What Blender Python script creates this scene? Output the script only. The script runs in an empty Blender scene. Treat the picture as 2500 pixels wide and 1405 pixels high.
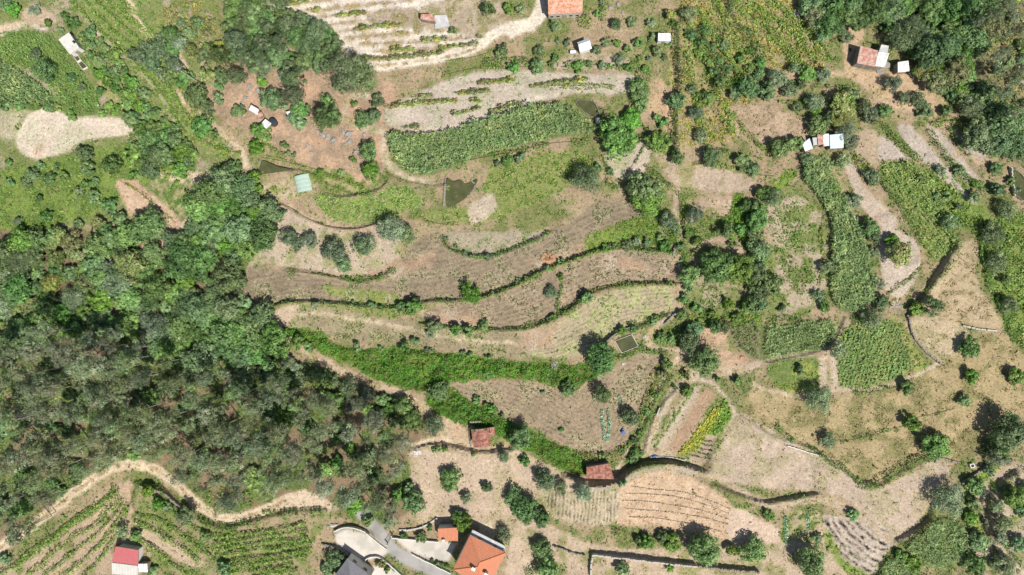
import bpy, math, random
import numpy as np

# ---------------------------------------------------------------- camera, sky, sun, exposure
sc = bpy.context.scene
COL = sc.collection
H = 170.0                       # drone altitude in metres, looking straight down
cam_d = bpy.data.cameras.new('camera')
cam = bpy.data.objects.new('camera', cam_d)
COL.objects.link(cam)
cam.location = (0, 0, H)
cam_d.sensor_width = 36
cam_d.lens = 36 * H / 250.0
cam_d.clip_end = 3000
sc.camera = cam

SUN_EL, SUN_AZ = 58.0, (0.62, -0.78)          # direction from the ground towards the sun (x, y)
w = bpy.data.worlds.new('World'); sc.world = w; w.use_nodes = True
nt = w.node_tree; nt.nodes.clear()
sky = nt.nodes.new('ShaderNodeTexSky'); sky.sky_type = 'NISHITA'; sky.sun_disc = False
sky.sun_elevation = math.radians(SUN_EL)
sky.sun_rotation = math.atan2(SUN_AZ[0], SUN_AZ[1])
sky.air_density = 1.0; sky.dust_density = 1.2
bg = nt.nodes.new('ShaderNodeBackground'); bg.inputs[1].default_value = 0.075
wo = nt.nodes.new('ShaderNodeOutputWorld')
nt.links.new(sky.outputs[0], bg.inputs[0]); nt.links.new(bg.outputs[0], wo.inputs[0])
sd_ = bpy.data.lights.new('sun', 'SUN'); sd_.energy = 4.8; sd_.angle = math.radians(0.55)
sd_.color = (1.0, 0.955, 0.88)
sun = bpy.data.objects.new('sun', sd_); COL.objects.link(sun)
_e = math.radians(SUN_EL)
from mathutils import Vector, Matrix
_n = math.hypot(*SUN_AZ)
sun.rotation_euler = Vector((SUN_AZ[0]/_n*math.cos(_e), SUN_AZ[1]/_n*math.cos(_e), math.sin(_e))).to_track_quat('Z', 'Y').to_euler()
sc.view_settings.view_transform = 'Standard'
sc.view_settings.look = 'None'
sc.view_settings.gamma = 1.0
sc.view_settings.exposure = 0.42
sc.view_settings.use_curve_mapping = False
HAZE = 0.0
sc.cycles.max_bounces = 6; sc.cycles.diffuse_bounces = 3; sc.cycles.transmission_bounces = 4
sc.cycles.volume_bounces = 1; sc.cycles.transparent_max_bounces = 4

rng = np.random.default_rng(7)
random.seed(7)

# ---------------------------------------------------------------- helpers
def w2(px, py, z=0.0):
    """metres on the plane of height z for a place measured on the aerial view"""
    f = (H - z) / H
    return ((px - 1250) / 10.0 * f, (702.5 - py) / 10.0 * f)

def vnoise(x, y, seed=0):
    r = np.random.default_rng(seed).random((128, 128))
    xi = np.floor(x).astype(int); yi = np.floor(y).astype(int)
    fx = x - xi; fy = y - yi
    fx = fx*fx*(3-2*fx); fy = fy*fy*(3-2*fy)
    a = r[xi % 128, yi % 128]; b = r[(xi+1) % 128, yi % 128]
    c = r[xi % 128, (yi+1) % 128]; d = r[(xi+1) % 128, (yi+1) % 128]
    return (a*(1-fx)+b*fx)*(1-fy) + (c*(1-fx)+d*fx)*fy

def fbm(x, y, scale, seed=0, octv=4):
    v = 0; a = 1; t = 0; s = 1.0/scale
    for k in range(octv):
        v = v + a*vnoise(x*s+17.3*k, y*s-9.1*k, seed+k); t += a; a *= 0.55; s *= 2.03
    return v/t

def smooth(e0, e1, v):
    t = np.clip((v-e0)/(e1-e0), 0, 1); return t*t*(3-2*t)

def curve(pts, n=6):
    """Catmull-Rom through the points"""
    p = np.array(pts, float)
    if len(p) < 3: return p
    q = np.vstack([2*p[0]-p[1], p, 2*p[-1]-p[-2]]); out = []
    for i in range(1, len(q)-2):
        for t in np.linspace(0, 1, n, endpoint=False):
            out.append(0.5*((2*q[i])+(-q[i-1]+q[i+1])*t+(2*q[i-1]-5*q[i]+4*q[i+1]-q[i+2])*t*t+(-q[i-1]+3*q[i]-3*q[i+1]+q[i+2])*t**3))
    out.append(q[-2]); return np.array(out)

def closed(pts, n=4):
    p = np.array(pts, float); m = len(p); out = []
    for i in range(m):
        a, b, c, d = p[i-1], p[i], p[(i+1) % m], p[(i+2) % m]
        for t in np.linspace(0, 1, n, endpoint=False):
            out.append(0.5*((2*b)+(-a+c)*t+(2*a-5*b+4*c-d)*t*t+(-a+3*b-3*c+d)*t**3))
    return np.array(out)

def world_pts(pts): return np.array([w2(*p) for p in pts])

def seg_dist(X, Y, P, signed=False):
    """distance from the points to the polyline P; with signed also the side (left positive) and the overshoot past its ends"""
    best = np.full(X.shape, 1e9); side = np.zeros(X.shape); over = np.zeros(X.shape)
    for i in range(len(P)-1):
        ax, ay = P[i]; dx, dy = P[i+1]-P[i]; L2 = dx*dx+dy*dy+1e-9
        tr = ((X-ax)*dx+(Y-ay)*dy)/L2; t = np.clip(tr, 0, 1)
        ex = X-ax-t*dx; ey = Y-ay-t*dy; d = np.hypot(ex, ey)
        m = d < best; best = np.where(m, d, best)
        if signed:
            side = np.where(m, np.sign(dx*(Y-ay)-dy*(X-ax)), side)
            ov = np.zeros(X.shape)
            if i == 0: ov = np.maximum(ov, -tr*math.sqrt(L2))
            if i == len(P)-2: ov = np.maximum(ov, (tr-1)*math.sqrt(L2))
            over = np.where(m, np.maximum(ov, 0), over)
    return (best, side, over) if signed else best

def inside(X, Y, P):
    r = np.zeros(np.shape(X), bool); n = len(P); j = n-1
    for i in range(n):
        xi, yi = P[i]; xj, yj = P[j]
        r ^= ((yi > Y) != (yj > Y)) & (X < (xj-xi)*(Y-yi)/(yj-yi+1e-12)+xi); j = i
    return r

def poly_sd(X, Y, P):
    d = seg_dist(X, Y, np.vstack([P, P[:1]])); return np.where(inside(X, Y, P), d, -d)

def mesh_np(name, V, F, attrs=None, smooth_=False, mats=()):
    """V (n,3); F (m,k) faces of one size; attrs {name: (type, array)}"""
    me = bpy.data.meshes.new(name)
    V = np.ascontiguousarray(V, np.float32); F = np.ascontiguousarray(F, np.int32); k = F.shape[1]
    me.vertices.add(len(V)); me.vertices.foreach_set('co', V.ravel())
    me.loops.add(F.size); me.loops.foreach_set('vertex_index', F.ravel())
    me.polygons.add(len(F)); me.polygons.foreach_set('loop_start', np.arange(0, F.size, k, dtype=np.int32))
    try: me.polygons.foreach_set('loop_total', np.full(len(F), k, np.int32))
    except Exception: pass
    if smooth_: me.polygons.foreach_set('use_smooth', np.ones(len(F), bool))
    for n, (t, a) in (attrs or {}).items():
        at = me.attributes.new(n, t, 'POINT')
        a = np.ascontiguousarray(a, np.float32)
        at.data.foreach_set('color' if t == 'FLOAT_COLOR' else 'value', a.ravel())
    for m in mats: me.materials.append(m)
    me.update(calc_edges=True)
    return me

def link(name, data, parent=None, loc=None):
    o = bpy.data.objects.new(name, data); COL.objects.link(o)
    if parent is not None: o.parent = parent
    if loc is not None: o.location = loc
    return o

def tag(o, label=None, cat=None, group=None, kind=None):
    if label: o['label'] = label
    if cat: o['category'] = cat
    if group: o['group'] = group
    if kind: o['kind'] = kind
    return o

class MB:
    """collects simple shapes into one mesh"""
    def __init__(s): s.v = []; s.f = []
    def add(s, vs, fs):
        b = len(s.v); s.v += [tuple(map(float, v)) for v in vs]; s.f += [tuple(b+i for i in f) for f in fs]; return s
    def prism(s, pts, z0, z1):
        """solid over a plan outline; z0, z1 numbers or lists per point"""
        n = len(pts); z0 = [z0]*n if np.isscalar(z0) else z0; z1 = [z1]*n if np.isscalar(z1) else z1
        a = sum(pts[i][0]*pts[(i+1) % n][1]-pts[(i+1) % n][0]*pts[i][1] for i in range(n))
        if a < 0: pts = pts[::-1]; z0 = z0[::-1]; z1 = z1[::-1]
        vs = [(p[0], p[1], z) for p, z in zip(pts, z0)]+[(p[0], p[1], z) for p, z in zip(pts, z1)]
        fs = [tuple(range(n-1, -1, -1)), tuple(range(n, 2*n))]+[(i, (i+1) % n, n+(i+1) % n, n+i) for i in range(n)]
        return s.add(vs, fs)
    def box(s, cx, cy, z0, sx, sy, h, rot=0):
        c, q = math.cos(rot), math.sin(rot)
        return s.prism([(cx+c*u-q*v, cy+q*u+c*v) for u, v in ((-sx/2, -sy/2), (sx/2, -sy/2), (sx/2, sy/2), (-sx/2, sy/2))], z0, z0+h)
    def tube(s, pts, radii, n=6):
        pts = [Vector(p) for p in pts]; b = len(s.v); rings = []
        for i, p in enumerate(pts):
            d = (pts[min(i+1, len(pts)-1)]-pts[max(i-1, 0)]).normalized()
            u = d.cross(Vector((0.31, 0.95, 0.1))).normalized(); v = d.cross(u)
            rings.append([p+(u*math.cos(2*math.pi*k/n)+v*math.sin(2*math.pi*k/n))*radii[i] for k in range(n)])
        vs = [q for r in rings for q in r]; fs = []
        for i in range(len(pts)-1):
            for k in range(n): fs.append((i*n+k, i*n+(k+1) % n, (i+1)*n+(k+1) % n, (i+1)*n+k))
        fs.append(tuple(range(n-1, -1, -1))); fs.append(tuple((len(pts)-1)*n+k for k in range(n)))
        return s.add(vs, fs)
    def mesh(s, name, mat, smooth_=False):
        me = bpy.data.meshes.new(name); me.from_pydata(s.v, [], s.f); me.materials.append(mat)
        if smooth_: me.polygons.foreach_set('use_smooth', [True]*len(me.polygons))
        me.update(); return me
    def build(s, name, mat, parent=None, smooth_=False):
        return link(name, s.mesh(name, mat, smooth_), parent)

# ---------------------------------------------------------------- materials
def new_mat(name):
    m = bpy.data.materials.new(name); m.use_nodes = True; n = m.node_tree; n.nodes.clear()
    out = n.nodes.new('ShaderNodeOutputMaterial'); return m, n, out

def N(nt, typ, **kw):
    o = nt.nodes.new(typ)
    for k, v in kw.items():
        if k.startswith('i_'): o.inputs[int(k[2:]) if k[2:].isdigit() else k[2:]].default_value = v
        else: setattr(o, k, v)
    return o

def math_n(nt, op, a, b=None, c=None, clamp=False):
    o = nt.nodes.new('ShaderNodeMath'); o.operation = op; o.use_clamp = clamp
    for i, v in enumerate((a, b, c)):
        if v is None: continue
        if isinstance(v, (int, float)): o.inputs[i].default_value = v
        else: nt.links.new(v, o.inputs[i])
    return o.outputs[0]

def mapr(nt, v, a, b, c, d):
    o = nt.nodes.new('ShaderNodeMapRange'); nt.links.new(v, o.inputs[0])
    for i, x in enumerate((a, b, c, d)): o.inputs[i+1].default_value = x
    return o.outputs[0]

def noise_n(nt, pos, scale, detail=3, rough=0.55):
    o = nt.nodes.new('ShaderNodeTexNoise'); o.inputs['Scale'].default_value = scale
    o.inputs['Detail'].default_value = detail; o.inputs['Roughness'].default_value = rough
    nt.links.new(pos, o.inputs['Vector']); return o.outputs[0]

def scale_col(nt, col, f):
    o = nt.nodes.new('ShaderNodeVectorMath'); o.operation = 'SCALE'
    nt.links.new(col, o.inputs[0]); nt.links.new(f, o.inputs['Scale']); return o.outputs[0]

def mix_col(nt, f, a, b):
    o = nt.nodes.new('ShaderNodeMix'); o.data_type = 'RGBA'
    for i, v in ((0, f), (6, a), (7, b)):
        if isinstance(v, (int, float)): o.inputs[i].default_value = v
        elif isinstance(v, tuple): o.inputs[i].default_value = (*v, 1)
        else: nt.links.new(v, o.inputs[i])
    return o.outputs[2]

def ground_material():
    m, nt, out = new_mat('ground_soil')
    L = nt.links
    geo = N(nt, 'ShaderNodeNewGeometry'); pos = geo.outputs['Position']
    tint = N(nt, 'ShaderNodeAttribute', attribute_name='tint').outputs['Color']
    row = N(nt, 'ShaderNodeAttribute', attribute_name='row').outputs['Fac']
    amp = N(nt, 'ShaderNodeAttribute', attribute_name='rowamp').outputs['Fac']
    n1 = noise_n(nt, pos, 0.22, 4); n2 = noise_n(nt, pos, 1.6, 5, 0.65); n3 = noise_n(nt, pos, 5.0, 3, 0.7); n4 = noise_n(nt, pos, 0.7, 4, 0.6)
    f = math_n(nt, 'MULTIPLY', mapr(nt, n1, 0.3, 0.7, 0.86, 1.12), mapr(nt, n2, 0.3, 0.72, 0.72, 1.24))
    f = math_n(nt, 'MULTIPLY', f, mapr(nt, n3, 0.35, 0.6, 0.72, 1.12))
    wob = math_n(nt, 'ADD', math_n(nt, 'MULTIPLY_ADD', n2, 0.6, row), math_n(nt, 'MULTIPLY', n1, 1.6))
    s = math_n(nt, 'SINE', math_n(nt, 'MULTIPLY', wob, 2*math.pi))
    s = math_n(nt, 'MULTIPLY_ADD', s, 0.5, 0.5)
    s2 = math_n(nt, 'MULTIPLY', s, mapr(nt, n4, 0.38, 0.62, 0.0, 1.0))
    amp0 = math_n(nt, 'MAXIMUM', amp, 0.0)
    fr = math_n(nt, 'SUBTRACT', 1.0, math_n(nt, 'MULTIPLY', amp0, s2))
    f = math_n(nt, 'MULTIPLY', f, fr)
    hard = math_n(nt, 'MULTIPLY', amp, -1.0, clamp=True); soft_ = math_n(nt, 'SUBTRACT', 1.0, hard)
    f = math_n(nt, 'ADD', math_n(nt, 'MULTIPLY', f, soft_), hard)
    c = scale_col(nt, tint, f)
    # dry straw flecks and darker damp crumbs
    warm = mix_col(nt, mapr(nt, noise_n(nt, pos, 0.45, 5, 0.7), 0.5, 0.72, 0, 0.35), c, (0.33, 0.24, 0.15)); warm = mix_col(nt, hard, warm, c)
    cool = mix_col(nt, mapr(nt, noise_n(nt, pos, 2.7, 4, 0.75), 0.56, 0.75, 0, 0.5), warm, (0.11, 0.085, 0.055)); cool = mix_col(nt, hard, cool, warm)
    p = N(nt, 'ShaderNodeBsdfPrincipled'); L.new(cool, p.inputs['Base Color']); p.inputs['Roughness'].default_value = 0.95
    p.inputs['Specular IOR Level'].default_value = 0.1
    b = N(nt, 'ShaderNodeBump'); b.inputs['Distance'].default_value = 0.35; b.inputs['Strength'].default_value = 0.75
    hgt = math_n(nt, 'ADD', math_n(nt, 'MULTIPLY', n2, 0.7), math_n(nt, 'MULTIPLY', n3, 0.45))
    hgt = math_n(nt, 'SUBTRACT', hgt, math_n(nt, 'MULTIPLY', s, math_n(nt, 'MULTIPLY', amp0, 0.4))); hgt = math_n(nt, 'MULTIPLY', hgt, soft_)
    L.new(hgt, b.inputs['Height']); L.new(b.outputs[0], p.inputs['Normal'])
    L.new(p.outputs[0], out.inputs[0]); return m

def leaf_material(name='leaf', vary=True):
    m, nt, out = new_mat(name); L = nt.links
    col = N(nt, 'ShaderNodeAttribute', attribute_name='leafcol').outputs['Color']
    oi = N(nt, 'ShaderNodeObjectInfo')
    hsv = N(nt, 'ShaderNodeHueSaturation')
    L.new(col, hsv.inputs['Color'])
    rnd = oi.outputs['Random'] if vary else math_n(nt, 'ADD', 0.5, 0.0)
    L.new(mapr(nt, rnd, 0, 1, 0.474, 0.522), hsv.inputs['Hue'])
    r2 = math_n(nt, 'FRACT', math_n(nt, 'MULTIPLY', rnd, 7.0 if not vary else 7.31))
    L.new(mapr(nt, r2, 0, 1, 0.7, 1.32), hsv.inputs['Value'])
    r3 = math_n(nt, 'FRACT', math_n(nt, 'MULTIPLY', rnd, 13.5 if not vary else 13.7))
    L.new(mapr(nt, r3, 0, 1, 0.7, 1.05), hsv.inputs['Saturation'])
    d = N(nt, 'ShaderNodeBsdfPrincipled'); L.new(hsv.outputs[0], d.inputs['Base Color']); d.inputs['Roughness'].default_value = 0.55
    d.inputs['Specular IOR Level'].default_value = 0.3
    val = N(nt, 'ShaderNodeValue'); val.outputs[0].default_value = 1.5
    t = N(nt, 'ShaderNodeBsdfTranslucent'); L.new(scale_col(nt, hsv.outputs[0], val.outputs[0]), t.inputs[0])
    mx = N(nt, 'ShaderNodeMixShader'); mx.inputs[0].default_value = 0.24
    L.new(d.outputs[0], mx.inputs[1]); L.new(t.outputs[0], mx.inputs[2]); L.new(mx.outputs[0], out.inputs[0])
    return m

def plain(name, col, rough=0.85, var=0.25, scale=1.2, bump=0.0, spec=0.3, metal=0.0, second=None, sec_amt=0.0, sec_scale=0.8):
    """a procedural material: base colour broken up by two noises, optional second colour in patches, optional bump"""
    m, nt, out = new_mat(name); L = nt.links
    pos = N(nt, 'ShaderNodeNewGeometry').outputs['Position']
    n1 = noise_n(nt, pos, scale, 5, 0.65); n2 = noise_n(nt, pos, scale*6, 3, 0.6)
    f = math_n(nt, 'MULTIPLY', mapr(nt, n1, 0.3, 0.7, 1-var, 1+var), mapr(nt, n2, 0.3, 0.7, 1-var*0.6, 1+var*0.6))
    rgb = N(nt, 'ShaderNodeRGB'); rgb.outputs[0].default_value = (*col, 1)
    c = scale_col(nt, rgb.outputs[0], f)
    if second:
        c = mix_col(nt, mapr(nt, noise_n(nt, pos, sec_scale, 6, 0.7), 0.62-0.3*sec_amt, 0.7-0.2*sec_amt, 0, 0.9), c, second)
    p = N(nt, 'ShaderNodeBsdfPrincipled'); L.new(c, p.inputs['Base Color']); p.inputs['Roughness'].default_value = rough
    p.inputs['Specular IOR Level'].default_value = spec; p.inputs['Metallic'].default_value = metal
    if bump:
        b = N(nt, 'ShaderNodeBump'); b.inputs['Distance'].default_value = bump; b.inputs['Strength'].default_value = 0.8
        L.new(n2, b.inputs['Height']); L.new(b.outputs[0], p.inputs['Normal'])
    L.new(p.outputs[0], out.inputs[0]); return m

GROUND = ground_material(); LEAF = leaf_material(); FIELD_LEAF = leaf_material('field_leaf', False)
M = dict(
    bark=plain('bark', (0.10, 0.075, 0.055), 0.95, 0.3, 3),
    pale_bark=plain('pale_bark', (0.42, 0.38, 0.33), 0.9, 0.25, 3),
    dead_wood=plain('dead_wood', (0.50, 0.46, 0.42), 0.9, 0.2, 3),
    stone=plain('stone', (0.21, 0.19, 0.16), 0.95, 0.35, 2.2, 0.08),
    pale_stone=plain('pale_stone', (0.42, 0.39, 0.34), 0.95, 0.25, 2.2, 0.08),
    rock=plain('rock', (0.27, 0.245, 0.22), 0.95, 0.3, 0.8, 0.2),
    concrete=plain('concrete', (0.50, 0.48, 0.44), 0.9, 0.12, 0.7, 0.02, second=(0.36, 0.33, 0.29), sec_amt=0.25),
    paving=plain('paving', (0.62, 0.585, 0.53), 0.9, 0.08, 1.5, 0.02, second=(0.5, 0.46, 0.40), sec_amt=0.35, sec_scale=0.35),
    asphalt=plain('asphalt', (0.235, 0.23, 0.22), 0.9, 0.14, 0.9, 0.02, second=(0.33, 0.31, 0.28), sec_amt=0.5, sec_scale=0.3),
    plaster=plain('plaster', (0.58, 0.555, 0.51), 0.9, 0.08, 1),
    clay=plain('clay_tile', (0.43, 0.19, 0.115), 0.85, 0.32, 2.2, 0.03, second=(0.50, 0.33, 0.24), sec_amt=0.6, sec_scale=1.1),
    new_clay=plain('new_clay_tile', (0.47, 0.175, 0.09), 0.8, 0.2, 2.4, 0.02, second=(0.40, 0.18, 0.11), sec_amt=0.5, sec_scale=0.9),
    old_clay=plain('old_clay_tile', (0.26, 0.095, 0.065), 0.9, 0.35, 1.6, 0.06, second=(0.34, 0.22, 0.17), sec_amt=0.5, sec_scale=1.6),
    red_sheet=plain('red_sheet', (0.38, 0.10, 0.105), 0.6, 0.06, 0.4),
    white_sheet=plain('white_sheet', (0.62, 0.64, 0.66), 0.5, 0.07, 0.9, second=(0.40, 0.35, 0.30), sec_amt=0.55, sec_scale=1.3),
    blue_sheet=plain('blue_sheet', (0.46, 0.54, 0.60), 0.5, 0.1, 0.8, second=(0.62, 0.64, 0.65), sec_amt=0.3),
    grey_sheet=plain('grey_sheet', (0.38, 0.38, 0.38), 0.75, 0.14, 0.9, second=(0.5, 0.48, 0.45), sec_amt=0.4),
    fibre_sheet=plain('fibre_sheet', (0.46, 0.445, 0.40), 0.85, 0.12, 0.9, second=(0.42, 0.41, 0.37), sec_amt=0.4),
    rusty=plain('rusty_sheet', (0.36, 0.17, 0.12), 0.8, 0.3, 1.3, second=(0.48, 0.36, 0.31), sec_amt=0.5, sec_scale=1.1),
    slate=plain('slate', (0.17, 0.17, 0.185), 0.6, 0.15, 1.2, 0.02),
    wood=plain('weathered_wood', (0.27, 0.22, 0.17), 0.9, 0.25, 2),
    dark=plain('dark_opening', (0.025, 0.025, 0.028), 0.4, 0.1, 1),
    black_plastic=plain('black_plastic', (0.03, 0.035, 0.042), 0.4, 0.15, 1.5),
    blue_plastic=plain('blue_plastic', (0.03, 0.10, 0.32), 0.5, 0.2, 1.5),
    net=plain('shade_net', (0.33, 0.43, 0.36), 0.8, 0.12, 2),
    metal=plain('painted_metal', (0.35, 0.35, 0.34), 0.5, 0.1, 1),
    straw=plain('straw', (0.46, 0.37, 0.23), 0.95, 0.25, 2.5, 0.1),
    brown_leaf=plain('brown_dry_leaf', (0.36, 0.21, 0.12), 0.95, 0.3, 2),
)
def water_material():
    m, nt, out = new_mat('pond_water'); L = nt.links
    pos = N(nt, 'ShaderNodeNewGeometry').outputs['Position']
    c = mix_col(nt, mapr(nt, noise_n(nt, pos, 0.5, 4), 0.35, 0.7, 0, 1), (0.052, 0.056, 0.022), (0.09, 0.092, 0.036))
    p = N(nt, 'ShaderNodeBsdfPrincipled'); L.new(c, p.inputs['Base Color']); p.inputs['Roughness'].default_value = 0.12
    b = N(nt, 'ShaderNodeBump'); b.inputs['Distance'].default_value = 0.01; L.new(noise_n(nt, pos, 4, 2), b.inputs['Height'])
    L.new(b.outputs[0], p.inputs['Normal']); L.new(p.outputs[0], out.inputs[0]); return m
M['water'] = water_material()

# ---------------------------------------------------------------- the ground
X0, X1, Y0, Y1, DG = -150.0, 150.0, -92.0, 92.0, 0.4
gx = np.arange(X0, X1+1e-6, DG); gy = np.arange(Y0, Y1+1e-6, DG)
NX, NY = len(gx), len(gy)
GX, GY = np.meshgrid(gx, gy)                          # [row y, column x]

# terrace lines, drawn so that the high side is on the right-hand side while walking along them
TERRACES = [
    ([(1075,572),(1090,598),(1120,615),(1190,625),(1260,605),(1345,565)], 1.0),
    ([(660,748),(720,735),(860,742),(960,752),(1050,735),(1150,730),(1250,700),(1320,662),(1420,625),(1500,606),(1640,614)], 1.5),
    ([(1030,788),(1130,802),(1280,802),(1375,765),(1440,718),(1530,695),(1655,692)], 1.4),
    ([(1450,862),(1500,815),(1560,797),(1630,768)], 1.2),
    ([(700,655),(780,668),(880,688),(950,665)], 0.8),
    ([(645,497),(690,500),(740,530),(800,552),(860,558),(940,540)], 1.0),
    ([(800,480),(850,480),(920,465),(945,440)], 0.7),
    ([(640,420),(735,415),(800,450),(870,475)], 1.0),
    ([(905,390),(940,420),(985,440),(1050,452),(1100,450)], 0.8),
    ([(1000,322),(1090,322),(1200,282),(1330,250)], 0.9),
    ([(1060,1085),(1000,1098)], 0.6),
    ([(1000,1098),(1060,1084),(1110,1090),(1170,1103),(1250,1098)], 1.7),
    ([(1380,1160),(1440,1182),(1500,1174),(1560,1135),(1640,1128),(1720,1150)], 3.2),
    ([(1740,1180),(1800,1205),(1870,1225),(1930,1215),(1990,1205)], 1.8),
    ([(2245,640),(2262,700),(2230,745)], 0.8), ([(2220,770),(2255,720),(2300,650),(2330,600)], 1.8),
    ([(2390,560),(2385,640),(2410,710),(2450,780)], 1.8),
    ([(2200,510),(2240,590),(2250,640)], 1.5),
    ([(2055,470),(2090,560),(2120,640)], 0.8),
    ([(1648,350),(1652,250),(1655,60)], 1.6),
    ([(1870,885),(1980,862),(2030,840),(2060,780)], 0.9),
    ([(1810,1015),(1880,1060),(1990,1100),(2060,1150),(2130,1190),(2200,1150),(2290,1110)], 0.9),
    ([(2190,1320),(2260,1275),(2280,1225)], 1.4), ([(2370,1200),(2400,1290),(2440,1360)], 1.0),
    ([(2440,1390),(2420,1290),(2425,1200),(2480,1150)], 1.4),
    ([(340,1180),(400,1195),(450,1235),(510,1275),(560,1285),(700,1250),(790,1245)], 1.2),
    ([(820,1300),(860,1284),(905,1302)], 0.8),
    ([(320,1395),(300,1300),(330,1190)], 0.5),
    ([(1050,1010),(1110,1035),(1190,1000)], 0.0),
    ([(1440,1352),(1560,1360),(1700,1378),(1850,1390)], 0.9),
    ([(1570,1110),(1600,1010),(1650,950)], 0.8),
    ([(0,150),(60,172),(110,205),(140,240)], 0.6),
    ([(1770,330),(1740,250),(1730,180)], 0.8),
]
GZ = (fbm(GX, GY, 26, 3, 3)-0.5)*1.2 + (fbm(GX, GY, 2.2, 5, 3)-0.5)*0.22
for pts, h in TERRACES:
    if h == 0: continue
    P = world_pts(curve(pts, 5))
    lo = P.min(0)-22; hi = P.max(0)+22
    i0, i1 = np.searchsorted(gx, (lo[0], hi[0])); j0, j1 = np.searchsorted(gy, (lo[1], hi[1]))
    sl = np.s_[j0:j1, i0:i1]
    d, sgn, over = seg_dist(GX[sl], GY[sl], P, True)
    s = -sgn*d
    GZ[sl] += h*(smooth(-0.35, 0.35, s)-0.5)*np.exp(-d/6.0)*np.exp(-over/0.8)*smooth(20, 12, d)

# --- what grows or lies where. tint = true colour of the soil or sward; veg = tufts per square metre
SOIL=(0.325,0.262,0.195); PALE=(0.35,0.295,0.19); ORANGE=(0.41,0.275,0.185); SAND=(0.50,0.40,0.285); WHITE=(0.60,0.54,0.46)
GREY=(0.40,0.34,0.285); GREEN=(0.115,0.165,0.045); LIME=(0.155,0.215,0.05); DRYG=(0.335,0.265,0.145); FLOOR=(0.20,0.145,0.09)
DARK=(0.06,0.07,0.03); BROWN=(0.29,0.18,0.12); CONC=(0.5,0.47,0.42)
TINT = np.empty((NY, NX, 3)); ROW = np.zeros((NY, NX)); AMP = np.zeros((NY, NX))
VEG = np.zeros((NY, NX)); PAL = np.zeros((NY, NX), int); REG = np.zeros((NY, NX), int)
nA = fbm(GX, GY, 9, 11); nB = fbm(GX, GY, 3.0, 12); nC = fbm(GX, GY, 1.3, 13, 3); nD = fbm(GX, GY, 20, 14)
k = smooth(0.42, 0.6, nA*0.6+nB*0.4)[..., None]
TINT[:] = np.array((0.31,0.235,0.15))*(1-k)+np.array((0.17,0.175,0.07))*k
VEG[:] = 1.2+2.5*k[..., 0]
REGIONS = ['ground']; REGLAB = ['dry scrubby hillside between the fields']

def area(name, pts, col, veg=(0, 0), mix=None, row=None, soft=0.5, wob=1.0, label=None, sm=3, line=None, patch=None):
    """one field or path: colour, tufts, mixed-in second colour, rows"""
    P = world_pts(closed(pts, sm) if line is None else curve(pts, 5))
    ext = 4+(line or 0)/20
    lo = P.min(0)-ext; hi = P.max(0)+ext
    i0, i1 = np.searchsorted(gx, (lo[0], hi[0])); j0, j1 = np.searchsorted(gy, (lo[1], hi[1]))
    if i1 <= i0 or j1 <= j0: return
    sl = np.s_[j0:j1, i0:i1]; x = GX[sl]; y = GY[sl]
    sd = poly_sd(x, y, P) if line is None else line/20.0-seg_dist(x, y, P)
    wn = smooth(-soft, soft, sd+(nC[sl]-0.5)*wob*1.6)
    c = np.broadcast_to(np.array(col), x.shape+(3,))
    vg = np.full(x.shape, float(veg[0]))
    if mix:
        mc, frac, nz = mix; q = (nA, nB, nC, nD)[nz][sl]
        t = smooth(0.5-0.1, 0.5+0.1, q+(frac-0.5)*0.55)[..., None]
        c = c*(1-t)+np.array(mc)*t; vg = vg*(0.35+1.3*t[..., 0])
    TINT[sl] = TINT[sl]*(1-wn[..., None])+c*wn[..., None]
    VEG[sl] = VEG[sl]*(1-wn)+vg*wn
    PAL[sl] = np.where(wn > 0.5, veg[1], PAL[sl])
    if row:
        kind, per, am = row[0], row[1], row[2]
        if kind == 'edge': rc = sd/per
        elif kind == 'line': rc = seg_dist(x, y, world_pts(curve(row[3], 5)))/per
        else: a = math.radians(kind); rc = (-x*math.sin(a)+y*math.cos(a))/per
        inn = sd > -0.3
        ROW[sl] = np.where(inn, rc, ROW[sl]); AMP[sl] = np.where(inn, am*smooth(0.1, 0.8, sd), AMP[sl])
    else: AMP[sl] = AMP[sl]*(1-wn)-(wn*.85 if name in ('yard', 'road') else 0)
    REGIONS.append(name); REGLAB.append(label); REG[sl] = np.where(wn > 0.5, len(REGIONS)-1, REG[sl])

# big grounds
area('ground', [(-200,-200),(520,-200),(500,150),(470,250),(600,380),(640,470),(600,560),(300,540),(-200,560)], (0.16,0.185,0.065), (4,0), (SOIL,0.38,1), label='green scrubby slope with dry gaps')
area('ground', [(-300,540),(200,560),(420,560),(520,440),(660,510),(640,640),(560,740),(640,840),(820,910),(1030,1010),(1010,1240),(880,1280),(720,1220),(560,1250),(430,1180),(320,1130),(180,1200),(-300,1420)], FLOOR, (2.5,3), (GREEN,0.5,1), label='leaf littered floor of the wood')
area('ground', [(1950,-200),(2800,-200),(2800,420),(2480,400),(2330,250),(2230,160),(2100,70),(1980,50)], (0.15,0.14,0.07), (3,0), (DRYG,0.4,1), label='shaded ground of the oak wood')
area('hillside', [(560,190),(640,40),(720,60),(850,150),(960,210),(960,330),(900,460),(760,400),(650,350),(560,300),(480,240)], ORANGE, (0.7,2), ((0.30,0.22,0.15),0.5,1), label='bare orange hillside among the pines')
area('meadow', [(0,560),(0,430),(120,390),(320,350),(440,340),(480,420),(380,440),(280,500),(180,540)], LIME, (6,1), (GREEN,0.55,1), label='rough green meadow at the left edge')
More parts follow.
